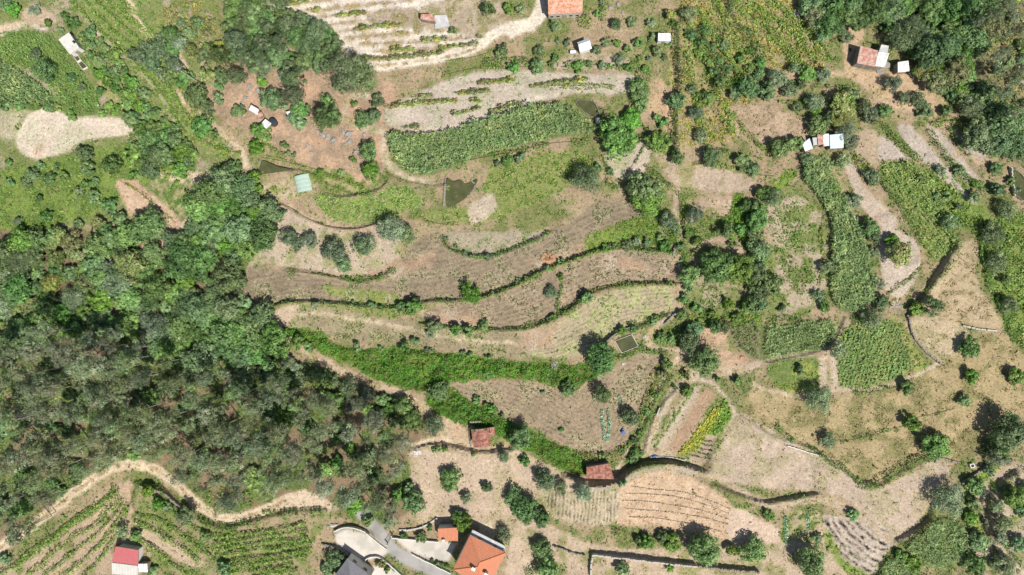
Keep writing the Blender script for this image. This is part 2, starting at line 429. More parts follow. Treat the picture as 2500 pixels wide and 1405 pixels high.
area('hillside', [(1880,920),(2000,980),(2240,900),(2300,880),(2380,820),(2520,840),(2700,1000),(2500,1010),(2340,1130),(2250,1180),(2140,1195),(2000,1115),(1870,1040),(1810,1000)], DRYG, (3.5,2), ((0.20,0.19,0.08),0.42,1), label='golden dry grass slope')
area('meadow', [(1655,0),(1960,-40),(2010,110),(2000,180),(1850,190),(1800,330),(1700,345),(1655,340)], (0.27,0.225,0.12), (4,4), (DRYG,0.5,2), label='yellowing overgrown vine terrace')
area('meadow', [(2400,560),(2500,520),(2700,600),(2600,880),(2470,830),(2420,730)], LIME, (6,1), (GREEN,0.5,2), label='lime green overgrown bank')
area('meadow', [(2260,440),(2330,430),(2400,500),(2420,560),(2330,560)], LIME, (5,1), (GREEN,0.5,2))

# upper left
area('crop_field', [(0,86),(60,72),(115,80),(160,112),(190,160),(225,200),(250,262),(205,288),(150,278),(0,262)], (0.13,0.195,0.055), (0,0), (GREEN,0.4,2), (28,0.75,0.3), label='bright green crop field below the white hut')
area('crop_field', [(0,152),(55,172),(105,207),(138,245),(90,262),(0,260)], (0.10,0.16,0.05), (0,0), None, (35,0.8,0.35))
area('path', [(0,148),(55,170),(108,203),(145,245)], (0.34,0.32,0.2), (0.5,2), line=7)
area('bank', [(0,74),(35,70),(70,60),(112,72)], WHITE, (1,0), ((0.2,0.2,0.08),0.5,2), line=12)
area('plot', [(0,268),(70,268),(90,275),(55,310),(35,345),(0,330)], (0.40,0.36,0.24), (1,0), ((0.27,0.28,0.14),0.5,1), ('edge',0.9,0.25), label='pale grassy plot at the left edge')
area('plot', [(38,345),(58,292),(95,268),(135,268),(175,288),(215,285),(270,286),(305,293),(330,320),(285,333),(210,342),(155,374),(92,388),(55,375)], (0.56,0.475,0.38), (0.2,0), ((0.47,0.43,0.31),0.45,0), ('edge',1.1,0.12), wob=0.3, label='pale bare plot shaped like a boot')
area('plot', [(85,352),(108,350),(100,385),(78,378)], (0.48,0.38,0.27), (0.3,2), None, (75,0.8,0.4), wob=0.2)
area('meadow', [(238,190),(262,186),(300,215),(330,240),(352,275),(370,298),(335,292),(285,262),(255,232)], (0.33,0.29,0.15), (2,2), ((0.24,0.25,0.1),0.5,0), label='tan mown strip beside the vine terrace')
area('vineyard', [(165,-60),(360,-60),(420,150),(450,240),(520,330),(560,390),(480,360),(420,300),(330,170),(230,60)], (0.165,0.21,0.07), (7,1), (DRYG,0.42,2), label='overgrown vineyard strip running down the slope')
area('path', [(168,0),(205,40),(240,85),(300,130),(340,172),(385,225),(420,285),(440,320)], (0.36,0.32,0.21), (1,0), (GREEN,0.4,2), line=8)
area('path', [(225,60),(245,95),(250,120)], (0.50,0.42,0.31), (0.2,2), line=10)
area('path', [(315,0),(335,40),(358,80),(380,95),(405,105),(432,128),(455,165)], SAND, (0.1,2), line=14, label='sandy footpath on the upper left slope')
area('path', [(440,225),(460,260),(500,290),(535,320),(575,350),(598,395),(600,430)], SAND, (0.2,2), (DRYG,0.4,2), line=17, label='dirt track above the vegetable terraces')
area('hillside', [(60,20),(110,20),(140,50),(100,60),(60,55)], (0.40,0.31,0.22), (0.8,2))
area('hillside', [(0,85),(0,60),(60,55),(40,70)], SAND, (0.5,2))

# upper middle: white vine terraces, track, second vineyard, big corn field
area('vineyard', [(690,-60),(1120,-60),(1135,-10),(1000,40),(1180,60),(1235,70),(1160,120),(1040,150),(915,172),(880,140),(840,100),(770,50)], WHITE, (0.15,2), ((0.53,0.47,0.39),0.4,1), wob=0.5, label='whitish vineyard terraces above the pine wood')
WR = [[(697,12),(807,-2)],[(750,27),(850,17),(941,7),(1018,0)],[(774,42),(898,33)],[(794,60),(904,50)],[(820,79),(904,69),(1021,60)],[(837,94),(921,87),(1025,79)],
      [(881,107),(988,105),(1090,97),(1188,90)],[(911,127),(1055,120),(1172,109)],[(887,145),(954,144),(1088,130)]]
GR = [[(1081,214),(1170,205),(1260,197),(1340,190)],[(1021,239),(1155,227),(1260,217),(1440,195)],[(954,261),(1055,251),(1175,248)],[(958,298),(1122,278),(1260,231),(1330,215)],[(985,310),(1090,306),(1200,272),(1320,240)]]
for q in WR: area('bank', q, (0.27,0.205,0.14), (2.5,2), (DRYG,0.4,2), line=9, wob=1.2)
for q in GR: area('bank', q, (0.33,0.27,0.19), (2.0,0), (DRYG,0.45,2), line=8, wob=1.4)
area('hillside', [(905,30),(1010,20),(1035,80),(1000,70),(915,68)], (0.32,0.255,0.19), (2,2), ((0.22,0.2,0.1),0.4,2))
area('hillside', [(1030,20),(1200,-20),(1230,60),(1150,90),(1100,75),(1040,75)], (0.37,0.30,0.22), (1.5,2), ((0.22,0.21,0.1),0.4,2))
area('path', [(640,0),(720,23),(787,57),(827,94),(852,125)], (0.57,0.50,0.40), (0,2), line=20, wob=0.4, label='white track along the pine wood')
area('path', [(895,168),(960,160),(1021,152),(1090,140),(1155,122),(1195,95),(1225,72),(1260,62),(1300,50),(1325,0)], (0.60,0.53,0.43), (0,2), line=22, wob=0.4, label='white gravel track curving up to the stone house')
area('path', [(1245,78),(1300,58),(1325,20),(1330,-40)], (0.60,0.53,0.43), (0,2), line=30)
area('path', [(900,231),(862,240),(842,262),(850,290),(880,310),(915,318),(941,330),(934,362),(950,402),(990,432),(1055,448)], (0.44,0.36,0.27), (0.3,2), ((0.30,0.28,0.16),0.4,2), line=17, label='track bending round the corn field')
area('vineyard', [(945,262),(1000,238),(1110,190),(1200,172),(1290,172),(1400,180),(1480,180),(1545,182),(1562,212),(1500,232),(1420,228),(1340,245),(1220,285),(1090,318),(1000,320),(945,300)], (0.42,0.36,0.295), (0.5,0), ((0.36,0.33,0.25),0.45,1), wob=0.6, label='grey soil vineyard above the corn field')
area('path', [(1000,322),(1090,318),(1200,278),(1290,245),(1330,235)], (0.5,0.44,0.36), (0.1,2), line=9)
area('hillside', [(1330,140),(1560,130),(1580,170),(1440,170),(1330,168)], (0.37,0.30,0.225), (1.2,0), ((0.2,0.2,0.08),0.35,1))
area('corn_field', [(945,345),(955,325),(1010,328),(1092,322),(1200,286),(1330,256),(1395,262),(1420,285),(1452,308),(1460,325),(1400,332),(1330,345),(1240,366),(1160,385),(1100,412),(1032,428),(975,408)], (0.13,0.15,0.06), (0,0), label='large corn field with the pointed upper pond', wob=0.3)
area('meadow', [(1195,408),(1260,396),(1330,370),(1400,372),(1445,388),(1440,425),(1390,455),(1300,500),(1230,530),(1140,548),(1015,528),(1060,510),(1150,500),(1180,470)], (0.18,0.215,0.065), (5,1), ((0.28,0.265,0.11),0.48,2), label='lime green meadow below the corn field')
area('plot', [(1142,508),(1165,490),(1197,470),(1210,490),(1208,515),(1155,548)], (0.42,0.35,0.265), (0.3,2), wob=0.3, label='small bare plot in the lime green meadow')
area('vegetable_field', [(768,482),(800,478),(850,486),(905,475),(985,452),(1040,492),(1000,515),(930,540),(860,548),(800,528)], (0.185,0.235,0.065), (5,1), ((0.33,0.31,0.17),0.38,2), ('edge',1.3,0.2), label='curved green vegetable field')
area('vegetable_field', [(640,450),(700,440),(720,425),(770,450),(745,475),(690,490),(640,480)], (0.40,0.32,0.22), (2,0), ((0.26,0.26,0.1),0.45,2), label='sandy vegetable plot by the net tunnel')
area('meadow', [(740,420),(800,410),(880,440),(930,450),(880,475),(810,465)], (0.27,0.25,0.12), (4,0), ((0.17,0.21,0.05),0.5,2))
area('plot', [(280,445),(330,440),(360,470),(420,510),(440,545),(400,560),(345,555),(310,510)], (0.47,0.34,0.235), (0.5,2), (ORANGE,0.4,1), label='bare orange earth above the left wood')
area('vegetable_field', [(360,425),(430,430),(495,440),(475,500),(440,530),(395,485)], (0.28,0.27,0.13), (3,0), (GREEN,0.48,2), (70,1.2,0.3))
area('plot', [(370,415),(490,420),(540,430),(500,450),(400,440)], SAND, (1,0), (GREEN,0.35,2))
area('path', [(500,440),(490,490),(465,530),(430,570),(415,610)], SAND, (0.3,2), line=13)
area('plot', [(350,570),(420,560),(430,600),(425,640),(385,655),(355,630)], (0.46,0.33,0.23), (0.4,2), (FLOOR,0.3,1))
area('plot', [(520,650),(545,640),(555,680),(535,712),(508,705)], (0.47,0.31,0.2), (0.3,2), wob=1.4, label='bare orange gap in the left wood')
area('plot', [(545,690),(600,680),(605,770),(560,745)], (0.40,0.31,0.22), (0.5,2))
area('plot', [(258,735),(300,705),(300,760),(265,800)], (0.42,0.30,0.2), (0.4,2)); area('plot', [(30,640),(60,638),(55,655)], (0.42,0.30,0.2), (0.4,2))
area('terrace', [(670,505),(740,520),(800,555),(880,570),(940,560),(985,590),(960,640),(880,675),(650,645),(605,655),(650,560)], (0.40,0.325,0.245), (0.8,0), ((0.27,0.26,0.13),0.38,1), label='olive terrace of pale soil left of the parcel')
area('path', [(650,502),(700,503),(745,530),(800,552),(870,560),(945,545)], (0.46,0.35,0.24), (0.3,2), line=10)

# upper right
area('plot', [(1592,205),(1618,190),(1635,230),(1645,290),(1640,330),(1610,300),(1585,270)], (0.42,0.30,0.19), (1.5,2), ((0.34,0.26,0.15),0.4,2), label='dry tan strip beside the dark hedge')
area('plot', [(1775,262),(1860,258),(1950,285),(1990,325),(1930,358),(1840,352),(1785,305)], (0.385,0.285,0.2), (1.5,2), ((0.30,0.23,0.15),0.45,2), label='dry pinkish plot above the tin sheds')
area('plot', [(1475,375),(1545,360),(1590,330),(1575,420),(1520,440),(1490,420)], (0.42,0.35,0.28), (0.5,0), ((0.33,0.31,0.2),0.35,1))
area('plot', [(1600,370),(1700,400),(1830,430),(1820,470),(1660,455),(1620,420)], (0.39,0.31,0.23), (1,2), ((0.26,0.24,0.11),0.35,1))
area('plot', [(2145,332),(2165,335),(2222,388),(2145,390)], GREY, (0.1,0), None, (40,0.8,0.15), wob=0.2, sm=1, label='grey tilled triangle right of the tin sheds')
area('plot', [(2190,315),(2225,308),(2290,380),(2345,450),(2385,500),(2350,480),(2270,410)], GREY, (0.1,0), None, (-46,0.8,0.15), wob=0.2, sm=2, label='grey tilled strip, first from the left')
area('plot', [(2262,310),(2295,318),(2345,380),(2400,450),(2360,445),(2300,365)], GREY, (0.1,0), ((0.42,0.31,0.2),0.2,2), (-46,0.8,0.15), wob=0.2, sm=2, label='grey tilled strip, second from the left')
area('plot', [(2325,318),(2350,320),(2420,388),(2385,400),(2345,350)], GREY, (0.1,0), ((0.42,0.31,0.2),0.25,2), (-46,0.8,0.15), wob=0.2, sm=2, label='grey tilled strip, third from the left')
area('hillside', [(2085,325),(2140,320),(2145,390),(2140,400),(2100,395)], (0.35,0.27,0.19), (1,2))
area('path', [(1880,180),(1960,185),(2030,182),(2075,185),(2120,215),(2170,255),(2230,260)], (0.42,0.31,0.21), (0.5,2), (DRYG,0.3,1), line=18, label='dirt path to the ruined farm sheds')
area('hillside', [(2060,60),(2110,70),(2100,110),(2090,170),(2170,175),(2240,180),(2320,270),(2260,280),(2180,250),(2100,195),(2060,180)], (0.43,0.31,0.2), (1,2), (DRYG,0.35,1), label='worn earth round the ruined farm sheds')
area('corn_field', [(1962,392),(2012,384),(2035,430),(2065,495),(2105,590),(2135,680),(2125,735),(2080,762),(2032,742),(2022,650),(2026,550),(1992,480),(1955,432)], (0.115,0.14,0.055), (0,0), label='tall strip of corn right of the parcel', wob=0.3)
area('plot', [(2062,400),(2090,402),(2108,450),(2190,538),(2160,560),(2105,505),(2080,450)], (0.42,0.345,0.275), (0.1,2), (ORANGE,0.12,2), (-55,0.8,0.12), wob=0.2, label='pink grey tilled strip beside the tall corn')
area('plot', [(2150,565),(2185,560),(2230,588),(2247,640),(2225,700),(2190,728),(2160,700),(2150,640)], (0.44,0.37,0.30), (0.1,2), (ORANGE,0.1,2), ('edge',0.8,0.1), wob=0.2, label='teardrop shaped bare plot with one olive tree')
area('crop_field', [(2150,405),(2200,395),(2262,420),(2310,500),(2330,560),(2325,600),(2285,642),(2255,600),(2215,520),(2165,450)], (0.155,0.195,0.06), (0,0), ((0.23,0.23,0.08),0.4,2), label='pale green crop field with rows at its lower end', wob=0.4)
area('plot', [(2335,595),(2375,588),(2385,610),(2370,660),(2395,715),(2440,790),(2380,800),(2250,765),(2215,760),(2260,700),(2300,640)], (0.385,0.305,0.19), (2,2), ((0.30,0.24,0.14),0.4,2), label='dry grass field beside the long bank shadow')
area('plot', [(2210,782),(2285,775),(2350,800),(2362,840),(2290,886),(2255,860),(2225,825)], (0.41,0.33,0.215), (1.5,2), ((0.31,0.27,0.15),0.4,1), label='stony dry plot')
area('meadow', [(1865,490),(1950,470),(2010,540),(2020,640),(2015,740),(1900,780),(1870,700),(1880,600)], (0.36,0.295,0.21), (2.5,0), ((0.16,0.19,0.06),0.5,1), label='patchy weedy terrace right of the parcel')
area('crop_field', [(2058,800),(2170,778),(2205,830),(2225,900),(2130,945),(2050,945),(2040,850)], (0.13,0.175,0.055), (0,0), ((0.22,0.22,0.08),0.3,1), (72,0.8,0.25), wob=0.3, label='green vegetable field with a dark side track')
area('meadow', [(2172,778),(2190,778),(2250,870),(2262,895),(2235,910),(2205,830)], (0.22,0.25,0.07), (5,1), (DRYG,0.3,2))
area('vegetable_field', [(1872,892),(1990,868),(1995,945),(1960,958),(1900,950)], (0.125,0.175,0.05), (3,0), ((0.25,0.28,0.07),0.3,1), (88,0.9,0.25), wob=0.3, label='green vegetable plot beside two tan strips')
area('plot', [(1998,872),(2016,868),(2018,946),(2000,948)], (0.44,0.355,0.26), (0.3,0), None, (88,0.6,0.12), wob=0.15, sm=1, label='tan garden strip, left one of two')
area('plot', [(2023,868),(2042,866),(2045,946),(2026,948)], (0.44,0.355,0.26), (0.3,0), None, (88,0.6,0.12), wob=0.15, sm=1, label='tan garden strip, right one of two')
area('corn_field', [(1858,800),(1900,792),(2030,780),(2036,830),(1985,858),(1880,880),(1855,880)], (0.11,0.14,0.05), (0,0), wob=0.3, label='low corn field outside the right side of the parcel')
area('path', [(1840,892),(1920,872),(1985,862),(2025,848)], (0.44,0.36,0.25), (0.2,2), line=9)
area('path', [(1840,938),(1880,955),(1960,965),(2050,950),(2130,950),(2240,915),(2290,888)], (0.42,0.34,0.24), (0.4,2), line=9)

area('path', [(2062,785),(2045,825),(2030,850)], (0.33,0.27,0.19), (0.3,2), line=14)
area('meadow', [(1890,440),(1930,410),(1940,430),(1920,460),(1880,470)], (0.17,0.235,0.05), (6,1))
# lower right
area('plot', [(1782,1015),(1850,1035),(1950,1085),(2020,1115),(2130,1195),(2220,1150),(2300,1120),(2315,1155),(2245,1280),(2180,1318),(2060,1215),(1990,1205),(1900,1195),(1780,1180),(1735,1160)], (0.42,0.335,0.255), (0.8,2), ((0.35,0.3,0.19),0.4,1), (-35,1.3,0.12), label='wide pale fallow field at the lower right')
area('plot', [(2005,1262),(2050,1262),(2120,1268),(2190,1312),(2160,1355),(2135,1400),(2075,1392),(2040,1350)], (0.43,0.36,0.29), (0.2,0), None, ('line',1.45,1.0,[(2010,1190),(2020,1280),(2080,1350),(2170,1400)]), wob=0.2, label='fan shaped furrowed field at the lower right')
area('corn_field', [(2205,1322),(2240,1295),(2290,1260),(2350,1282),(2348,1350),(2290,1385),(2220,1370)], (0.12,0.15,0.05), (0,0), wob=0.3, label='corn field at the lower right corner')
area('corn_field', [(2140,1400),(2165,1362),(2215,1355),(2250,1400),(2300,1440),(2140,1440)], (0.12,0.15,0.05), (0,0), wob=0.3)
area('plot', [(1508,1200),(1530,1170),(1575,1148),(1640,1146),(1715,1180),(1785,1232),(1780,1318),(1700,1302),(1600,1285),(1505,1278)], (0.48,0.35,0.235), (0.4,2), ((0.42,0.3,0.2),0.4,2), wob=0.4, label='orange tan field crossed by straw ridges')
area('plot', [(1322,1205),(1400,1190),(1505,1190),(1502,1275),(1420,1278),(1350,1260)], (0.43,0.36,0.245), (0.8,2), ((0.33,0.3,0.17),0.35,1), (88,0.9,0.7), label='stubble plot left of the straw ridges')
area('plot', [(1785,1236),(1845,1262),(1915,1300),(1908,1335),(1780,1325)], (0.49,0.38,0.29), (0.2,2), None, None, wob=0.2, sm=2, label='smooth beige plot right of the straw ridges')
area('meadow', [(2005,1300),(2025,1300),(2060,1365),(2120,1400),(2060,1400),(2025,1350)], (0.19,0.25,0.06), (5,1), (DRYG,0.2,2))
area('path', [(1992,1255),(2000,1290),(2015,1340),(2045,1385),(2065,1410)], (0.46,0.34,0.24), (0.2,2), line=9, label='dirt footpath left of the furrowed field')
area('garden', [(1908,1258),(1985,1250),(1990,1325),(1915,1335)], (0.33,0.29,0.17), (2.5,0), ((0.18,0.2,0.06),0.45,2), (85,1.3,0.2), wob=0.3, label='small kitchen garden with cabbage rows')
area('hillside', [(1000,1085),(1100,1105),(1240,1115),(1330,1160),(1400,1190),(1330,1210),(1290,1260),(1440,1330),(1430,1420),(1240,1420),(1240,1330),(1120,1270),(1030,1290),(1010,1200)], (0.43,0.335,0.245), (0.7,2), ((0.36,0.30,0.19),0.4,1), label='dry slope above the orange roofed house')
area('hillside', [(1290,1260),(1430,1330),(1650,1340),(1800,1330),(2000,1330),(2000,1420),(1430,1420),(1320,1400)], (0.41,0.32,0.23), (1.2,2), ((0.25,0.24,0.11),0.35,1))
area('hillside', [(2300,1180),(2370,1190),(2500,1130),(2560,1200),(2520,1420),(2380,1420),(2370,1280)], (0.37,0.30,0.22), (1.2,0), ((0.23,0.23,0.1),0.35,1))
area('path', [(2370,1195),(2385,1240),(2410,1290),(2450,1350),(2500,1400)], (0.42,0.34,0.24), (0.3,2), line=9)
area('meadow', [(2345,1200),(2365,1200),(2395,1290),(2380,1300)], (0.2,0.26,0.05), (5,1)); area('meadow', [(2375,1165),(2430,1130),(2440,1140),(2395,1185)], (0.2,0.26,0.05), (5,1))
area('path', [(1640,1140),(1730,1155),(1800,1195),(1880,1232),(1940,1225),(1990,1218),(2060,1240),(2180,1322)], (0.40,0.32,0.235), (0.4,2), (DRYG,0.3,2), line=18, label='track below the wide fallow field')

# lower left vineyards and the sand road
area('vineyard', [(-60,1460),(40,1370),(170,1275),(260,1195),(300,1180),(330,1200),(330,1300),(310,1420),(-60,1420)], (0.36,0.275,0.19), (1.5,0), ((0.2,0.19,0.08),0.4,1), label='vineyard of bent rows at the lower left corner')
area('vineyard', [(335,1180),(400,1195),(450,1235),(520,1275),(600,1285),(790,1250),(805,1270),(760,1330),(740,1420),(320,1420),(345,1300)], (0.27,0.22,0.13), (2.5,0), ((0.16,0.19,0.06),0.5,1), label='green vineyard below the sand road')
area('plot', [(350,1290),(420,1310),(470,1350),(500,1378),(470,1382),(400,1350),(345,1320)], (0.43,0.33,0.23), (0.6,2))
area('path', [(-60,1385),(0,1338),(80,1282),(170,1212),(250,1155),(312,1134),(370,1146),(430,1186),(500,1248),(560,1268),(640,1250),(700,1222),(745,1212),(800,1235)], (0.53,0.425,0.30), (0,2), line=25, wob=0.5, label='sand road bending round the eucalyptus wood')
for q in ([(310,1180),(290,1210),(250,1250),(190,1300),(100,1370),(60,1405)],[(312,1185),(305,1230),(250,1300),(170,1370),(120,1405)],[(300,1190),(318,1240),(300,1290),(230,1340),(160,1405)]):
    area('path', q, (0.44,0.32,0.22), (0.2,2), line=9)
area('path', [(650,1240),(690,1215),(740,1200),(800,1225),(830,1245),(760,1248),(700,1250)], (0.50,0.40,0.29), (0.4,2), wob=1.0)
area('path', [(235,985),(265,978),(300,985),(320,1005)], SAND, (0.3,2), line=14); area('path', [(0,1030),(40,1018),(110,1000)], SAND, (0.3,2), line=9)

# the parcel in the middle
area('field', [(600,662),(660,655),(880,690),(965,660),(992,615),(1085,565),(1340,565),(1450,500),(1540,490),(1600,540),(1640,612),(1500,604),(1420,623),(1320,660),(1250,698),(1150,728),(1050,733),(960,750),(860,740),(720,733),(655,748),(608,740)], (0.235,0.188,0.128), (3.4,3), ((0.30,0.255,0.165),0.4,1), ('line',1.2,0.3,[(600,720),(720,700),(900,700),(1080,690),(1250,640),(1400,570),(1560,510)]), label='long upper stubble field of the parcel')
area('field', [(1085,572),(1135,568),(1340,566),(1262,600),(1190,620),(1120,610)], (0.31,0.265,0.19), (1.8,0), ((0.17,0.20,0.09),0.4,1), label='small half moon field at the top of the parcel')
area('meadow', [(1420,600),(1450,570),(1500,550),(1540,532),(1590,528),(1605,560),(1600,600),(1560,590),(1520,605),(1440,618)], (0.16,0.22,0.045), (7,1), ((0.26,0.24,0.1),0.35,2), label='green weedy patch in the upper field')
area('meadow', [(780,700),(860,705),(960,715),(975,745),(900,745),(830,730)], (0.20,0.225,0.07), (5,1), (SOIL,0.35,1))
area('field', [(1042,755),(1150,738),(1250,708),(1340,668),(1420,632),(1500,614),(1640,620),(1660,640),(1655,688),(1520,692),(1440,712),(1380,762),(1285,798),(1130,798),(1035,782)], (0.245,0.192,0.13), (2.8,3), ((0.32,0.25,0.17),0.45,1), ('line',1.1,0.36,[(1030,770),(1150,765),(1280,740),(1400,680),(1500,650),(1660,650)]), label='middle ploughed terrace of the parcel')
area('field', [(1262,815),(1340,797),(1400,764),(1450,728),(1520,706),(1600,700),(1642,708),(1642,755),(1570,785),(1500,815),(1440,860),(1370,874),(1295,870),(1268,845)], PALE, (0.9,0), ((0.35,0.35,0.17),0.40,1), ('line',0.95,0.36,[(1250,850),(1340,840),(1430,800),(1520,750),(1650,735)]), wob=0.4, label='pale straw coloured field in the middle of the parcel')
area('field', [(668,785),(720,748),(850,748),(960,768),(1040,795),(1260,815),(1275,850),(1295,878),(1160,868),(960,838),(830,832),(700,800)], (0.25,0.208,0.13), (3.2,3), ((0.27,0.255,0.13),0.42,1), label='weedy lower left terrace of the parcel')
area('meadow', [(660,745),(720,738),(860,748),(980,760),(970,775),(900,770),(800,748),(720,748)], (0.18,0.21,0.06), (6,0), (DRYG,0.3,2))
area('path', [(690,788),(760,765),(860,778),(960,795),(1050,815),(1150,832),(1260,838)], (0.44,0.36,0.245), (0.5,2), line=7)
area('field', [(1095,942),(1180,932),(1290,932),(1400,955),(1470,910),(1560,862),(1615,880),(1585,950),(1565,1010),(1535,1075),(1480,1105),(1405,1106),(1300,1040),(1200,1000)], (0.28,0.218,0.145), (2.8,3), ((0.36,0.30,0.19),0.35,1), ('line',1.1,0.32,[(1100,950),(1250,1000),(1380,1080),(1480,1060),(1540,960)]), label='tan field with a round tree at the bottom of the parcel')
area('bank', [(690,800),(780,812),(850,848),(1000,850),(1150,868),(1300,885),(1400,890),(1460,880),(1475,902),(1395,952),(1370,945),(1280,928),(1150,928),(1060,942),(1030,958),(920,930),(850,892),(780,860)], (0.13,0.15,0.045), (2,1), (BROWN,0.3,2), label='long strip of lime green brambles')
area('bank', [(1062,932),(1100,950),(1190,1000),(1290,1050),(1380,1092),(1420,1118),(1430,1165),(1380,1155),(1310,1112),(1250,1085),(1180,1042),(1110,1032),(1038,978)], (0.12,0.14,0.045), (2,1), (BROWN,0.3,2), label='lower strip of green brambles')
area('field', [(1670,500),(1760,480),(1820,490),(1835,600),(1800,620),(1750,590),(1690,620),(1672,600)], (0.37,0.275,0.2), (1.5,0), ((0.2,0.2,0.07),0.38,1), label='brown clearing at the right of the parcel')
area('field', [(1690,690),(1760,680),(1850,740),(1850,770),(1690,765)], (0.36,0.29,0.21), (2,0), ((0.19,0.21,0.09),0.4,1), label='weedy patch below the walnut tree')
area('meadow', [(1790,480),(1825,490),(1850,590),(1840,640),(1815,600),(1790,560)], (0.13,0.20,0.04), (8,1), (GREEN,0.4,2))
area('field', [(1700,800),(1770,800),(1780,850),(1830,900),(1760,910),(1720,850)], (0.42,0.29,0.195), (0.9,2), ((0.30,0.24,0.14),0.35,1), label='bare reddish patch beside the small corn field')
area('meadow', [(1690,545),(1790,528),(1815,568),(1760,578),(1690,582)], (0.15,0.19,0.05), (6,0), ((0.26,0.22,0.12),0.4,2))
area('meadow', [(1690,700),(1760,690),(1850,735),(1850,772),(1690,768)], (0.17,0.19,0.07), (5,0), ((0.32,0.26,0.18),0.48,1))
area('corn_field', [(1782,790),(1850,785),(1850,878),(1815,860),(1790,830)], (0.20,0.17,0.10), (0,0), None, (40,1.0,0.2), wob=0.3, label='small sparse corn field inside the parcel')
area('path', [(1655,465),(1648,520),(1660,580),(1665,660),(1664,720),(1655,755),(1600,800),(1580,835),(1610,850),(1680,862),(1740,895),(1830,905)], (0.40,0.32,0.235), (0.4,2), (DRYG,0.3,2), line=13, label='footpath down the right side of the parcel')
area('path', [(1680,862),(1640,890),(1612,940),(1590,985),(1570,1030),(1540,1090),(1500,1165)], (0.45,0.355,0.26), (0.2,2), line=8, label='narrow path between the two garden fields')
area('path', [(1700,915),(1650,950),(1620,1000),(1590,1060),(1572,1110)], (0.43,0.35,0.265), (0.4,2), line=18, label='rutted track along the vegetable garden')
area('path', [(1680,925),(1730,932),(1765,965),(1790,1005)], (0.43,0.35,0.265), (0.4,2), line=12)
area('path', [(1720,895),(1770,910),(1820,900),(1850,890)], (0.42,0.34,0.25), (0.4,2), line=14)
area('garden', [(1580,1108),(1640,1010),(1690,945),(1745,955),(1785,1010),(1720,1140),(1650,1122)], (0.36,0.29,0.2), (2,0), ((0.2,0.21,0.08),0.4,1), label='walled vegetable garden at the bottom of the parcel')
area('plot', [(1592,1092),(1662,985),(1690,948),(1700,950),(1625,1065),(1602,1100)], (0.27,0.26,0.14), (4,0), (SOIL,0.4,2), sm=1, wob=0.3)
area('plot', [(1692,946),(1714,942),(1640,1058),(1612,1096),(1606,1090)], (0.42,0.335,0.255), (0.1,0), None, (57,0.7,0.15), sm=1, wob=0.15, label='narrow tan seed bed')
area('plot', [(1722,945),(1748,962),(1660,1106),(1628,1098)], (0.335,0.228,0.15), (0.2,2), None, (57,0.7,0.1), sm=1, wob=0.15, label='broad reddish brown seed bed')
area('plot', [(1740,1000),(1768,985),(1700,1105),(1655,1112)], (0.26,0.26,0.05), (0,4), sm=1, wob=0.3, label='bed of yellow flowering beans')
area('plot', [(1772,970),(1787,1012),(1762,1060),(1722,1062),(1738,1020)], (0.16,0.2,0.05), (0,1), sm=1, wob=0.4, label='bed of leafy greens')
area('plot', [(1708,1066),(1742,1078),(1735,1130),(1682,1116)], (0.32,0.25,0.18), (0.2,0), sm=1, wob=0.2, label='bed with short dark rows')
for q in ([(1300,640),(1345,630),(1420,600),(1400,620),(1330,655)],[(900,660),(1000,640),(1060,600),(1040,650),(940,680)],[(1480,625),(1560,640),(1640,660),(1560,660),(1480,650)],[(1045,770),(1120,760),(1200,790),(1100,795)],[(1270,820),(1350,800),(1330,840),(1290,860)]):
    area('ground', q, (0.34,0.235,0.155), (1.2,2), ((0.36,0.29,0.22),0.45,1), soft=1.2, wob=3)
area('path', [(655,790),(690,815),(745,852),(800,888),(860,922),(930,942),(1010,978),(1050,1015),(1085,1055),(1110,1080),(1160,1104),(1240,1102),(1310,1132),(1370,1164),(1430,1182),(1500,1176)], (0.45,0.345,0.24), (0.2,2), ((0.36,0.30,0.19),0.35,2), line=20, label='dirt track along the lower edge of the parcel')
area('plot', [(660,800),(665,770),(690,750),(730,745),(720,775),(690,800),(675,815)], (0.46,0.36,0.26), (0.2,2))
area('hillside', [(1085,1020),(1130,1045),(1150,1090),(1110,1075)], (0.45,0.33,0.22), (0.6,2))
area('path', [(1010,1090),(1060,1076),(1110,1082),(1170,1098)], (0.50,0.40,0.28), (0.2,2), line=14)
area('path', [(1390,1180),(1440,1192),(1500,1186),(1560,1152),(1620,1140),(1700,1155)], (0.30,0.27,0.22), (0.4,0), (DRYG,0.3,2), line=10)
# house yards, road
area('road', [(880,1250),(905,1278),(931,1305),(951,1334),(985,1360),(1030,1382),(1086,1408),(1130,1440)], (0.30,0.29,0.27), (0,2), ((0.25,0.24,0.22),0.4,1), line=30, wob=0.15, label='grey lane between the two walled yards')
area('yard', [(818,1294),(840,1290),(862,1292),(905,1306),(952,1348),(930,1362),(896,1368),(885,1378),(850,1345),(822,1330)], (0.50,0.46,0.40), (0,2), ((0.40,0.37,0.32),0.4,1), sm=1, wob=0.12, label='pale paved yard left of the lane')
area('yard', [(958,1312),(1010,1316),(1114,1326),(1096,1372),(1060,1368),(1006,1352)], (0.48,0.44,0.385), (0,2), ((0.39,0.36,0.31),0.4,1), sm=1, wob=0.12, label='pale paved yard beside the orange roofed house')
area('hillside', [(1170,1285),(1200,1275),(1220,1300),(1190,1325)], (0.54,0.45,0.31), (0.2,2))
area('yard', [(905,1385),(935,1375),(975,1400),(1000,1440),(890,1440)], (0.49,0.455,0.4), (0,2), ((0.4,0.37,0.32),0.4,2), sm=1, wob=0.12)

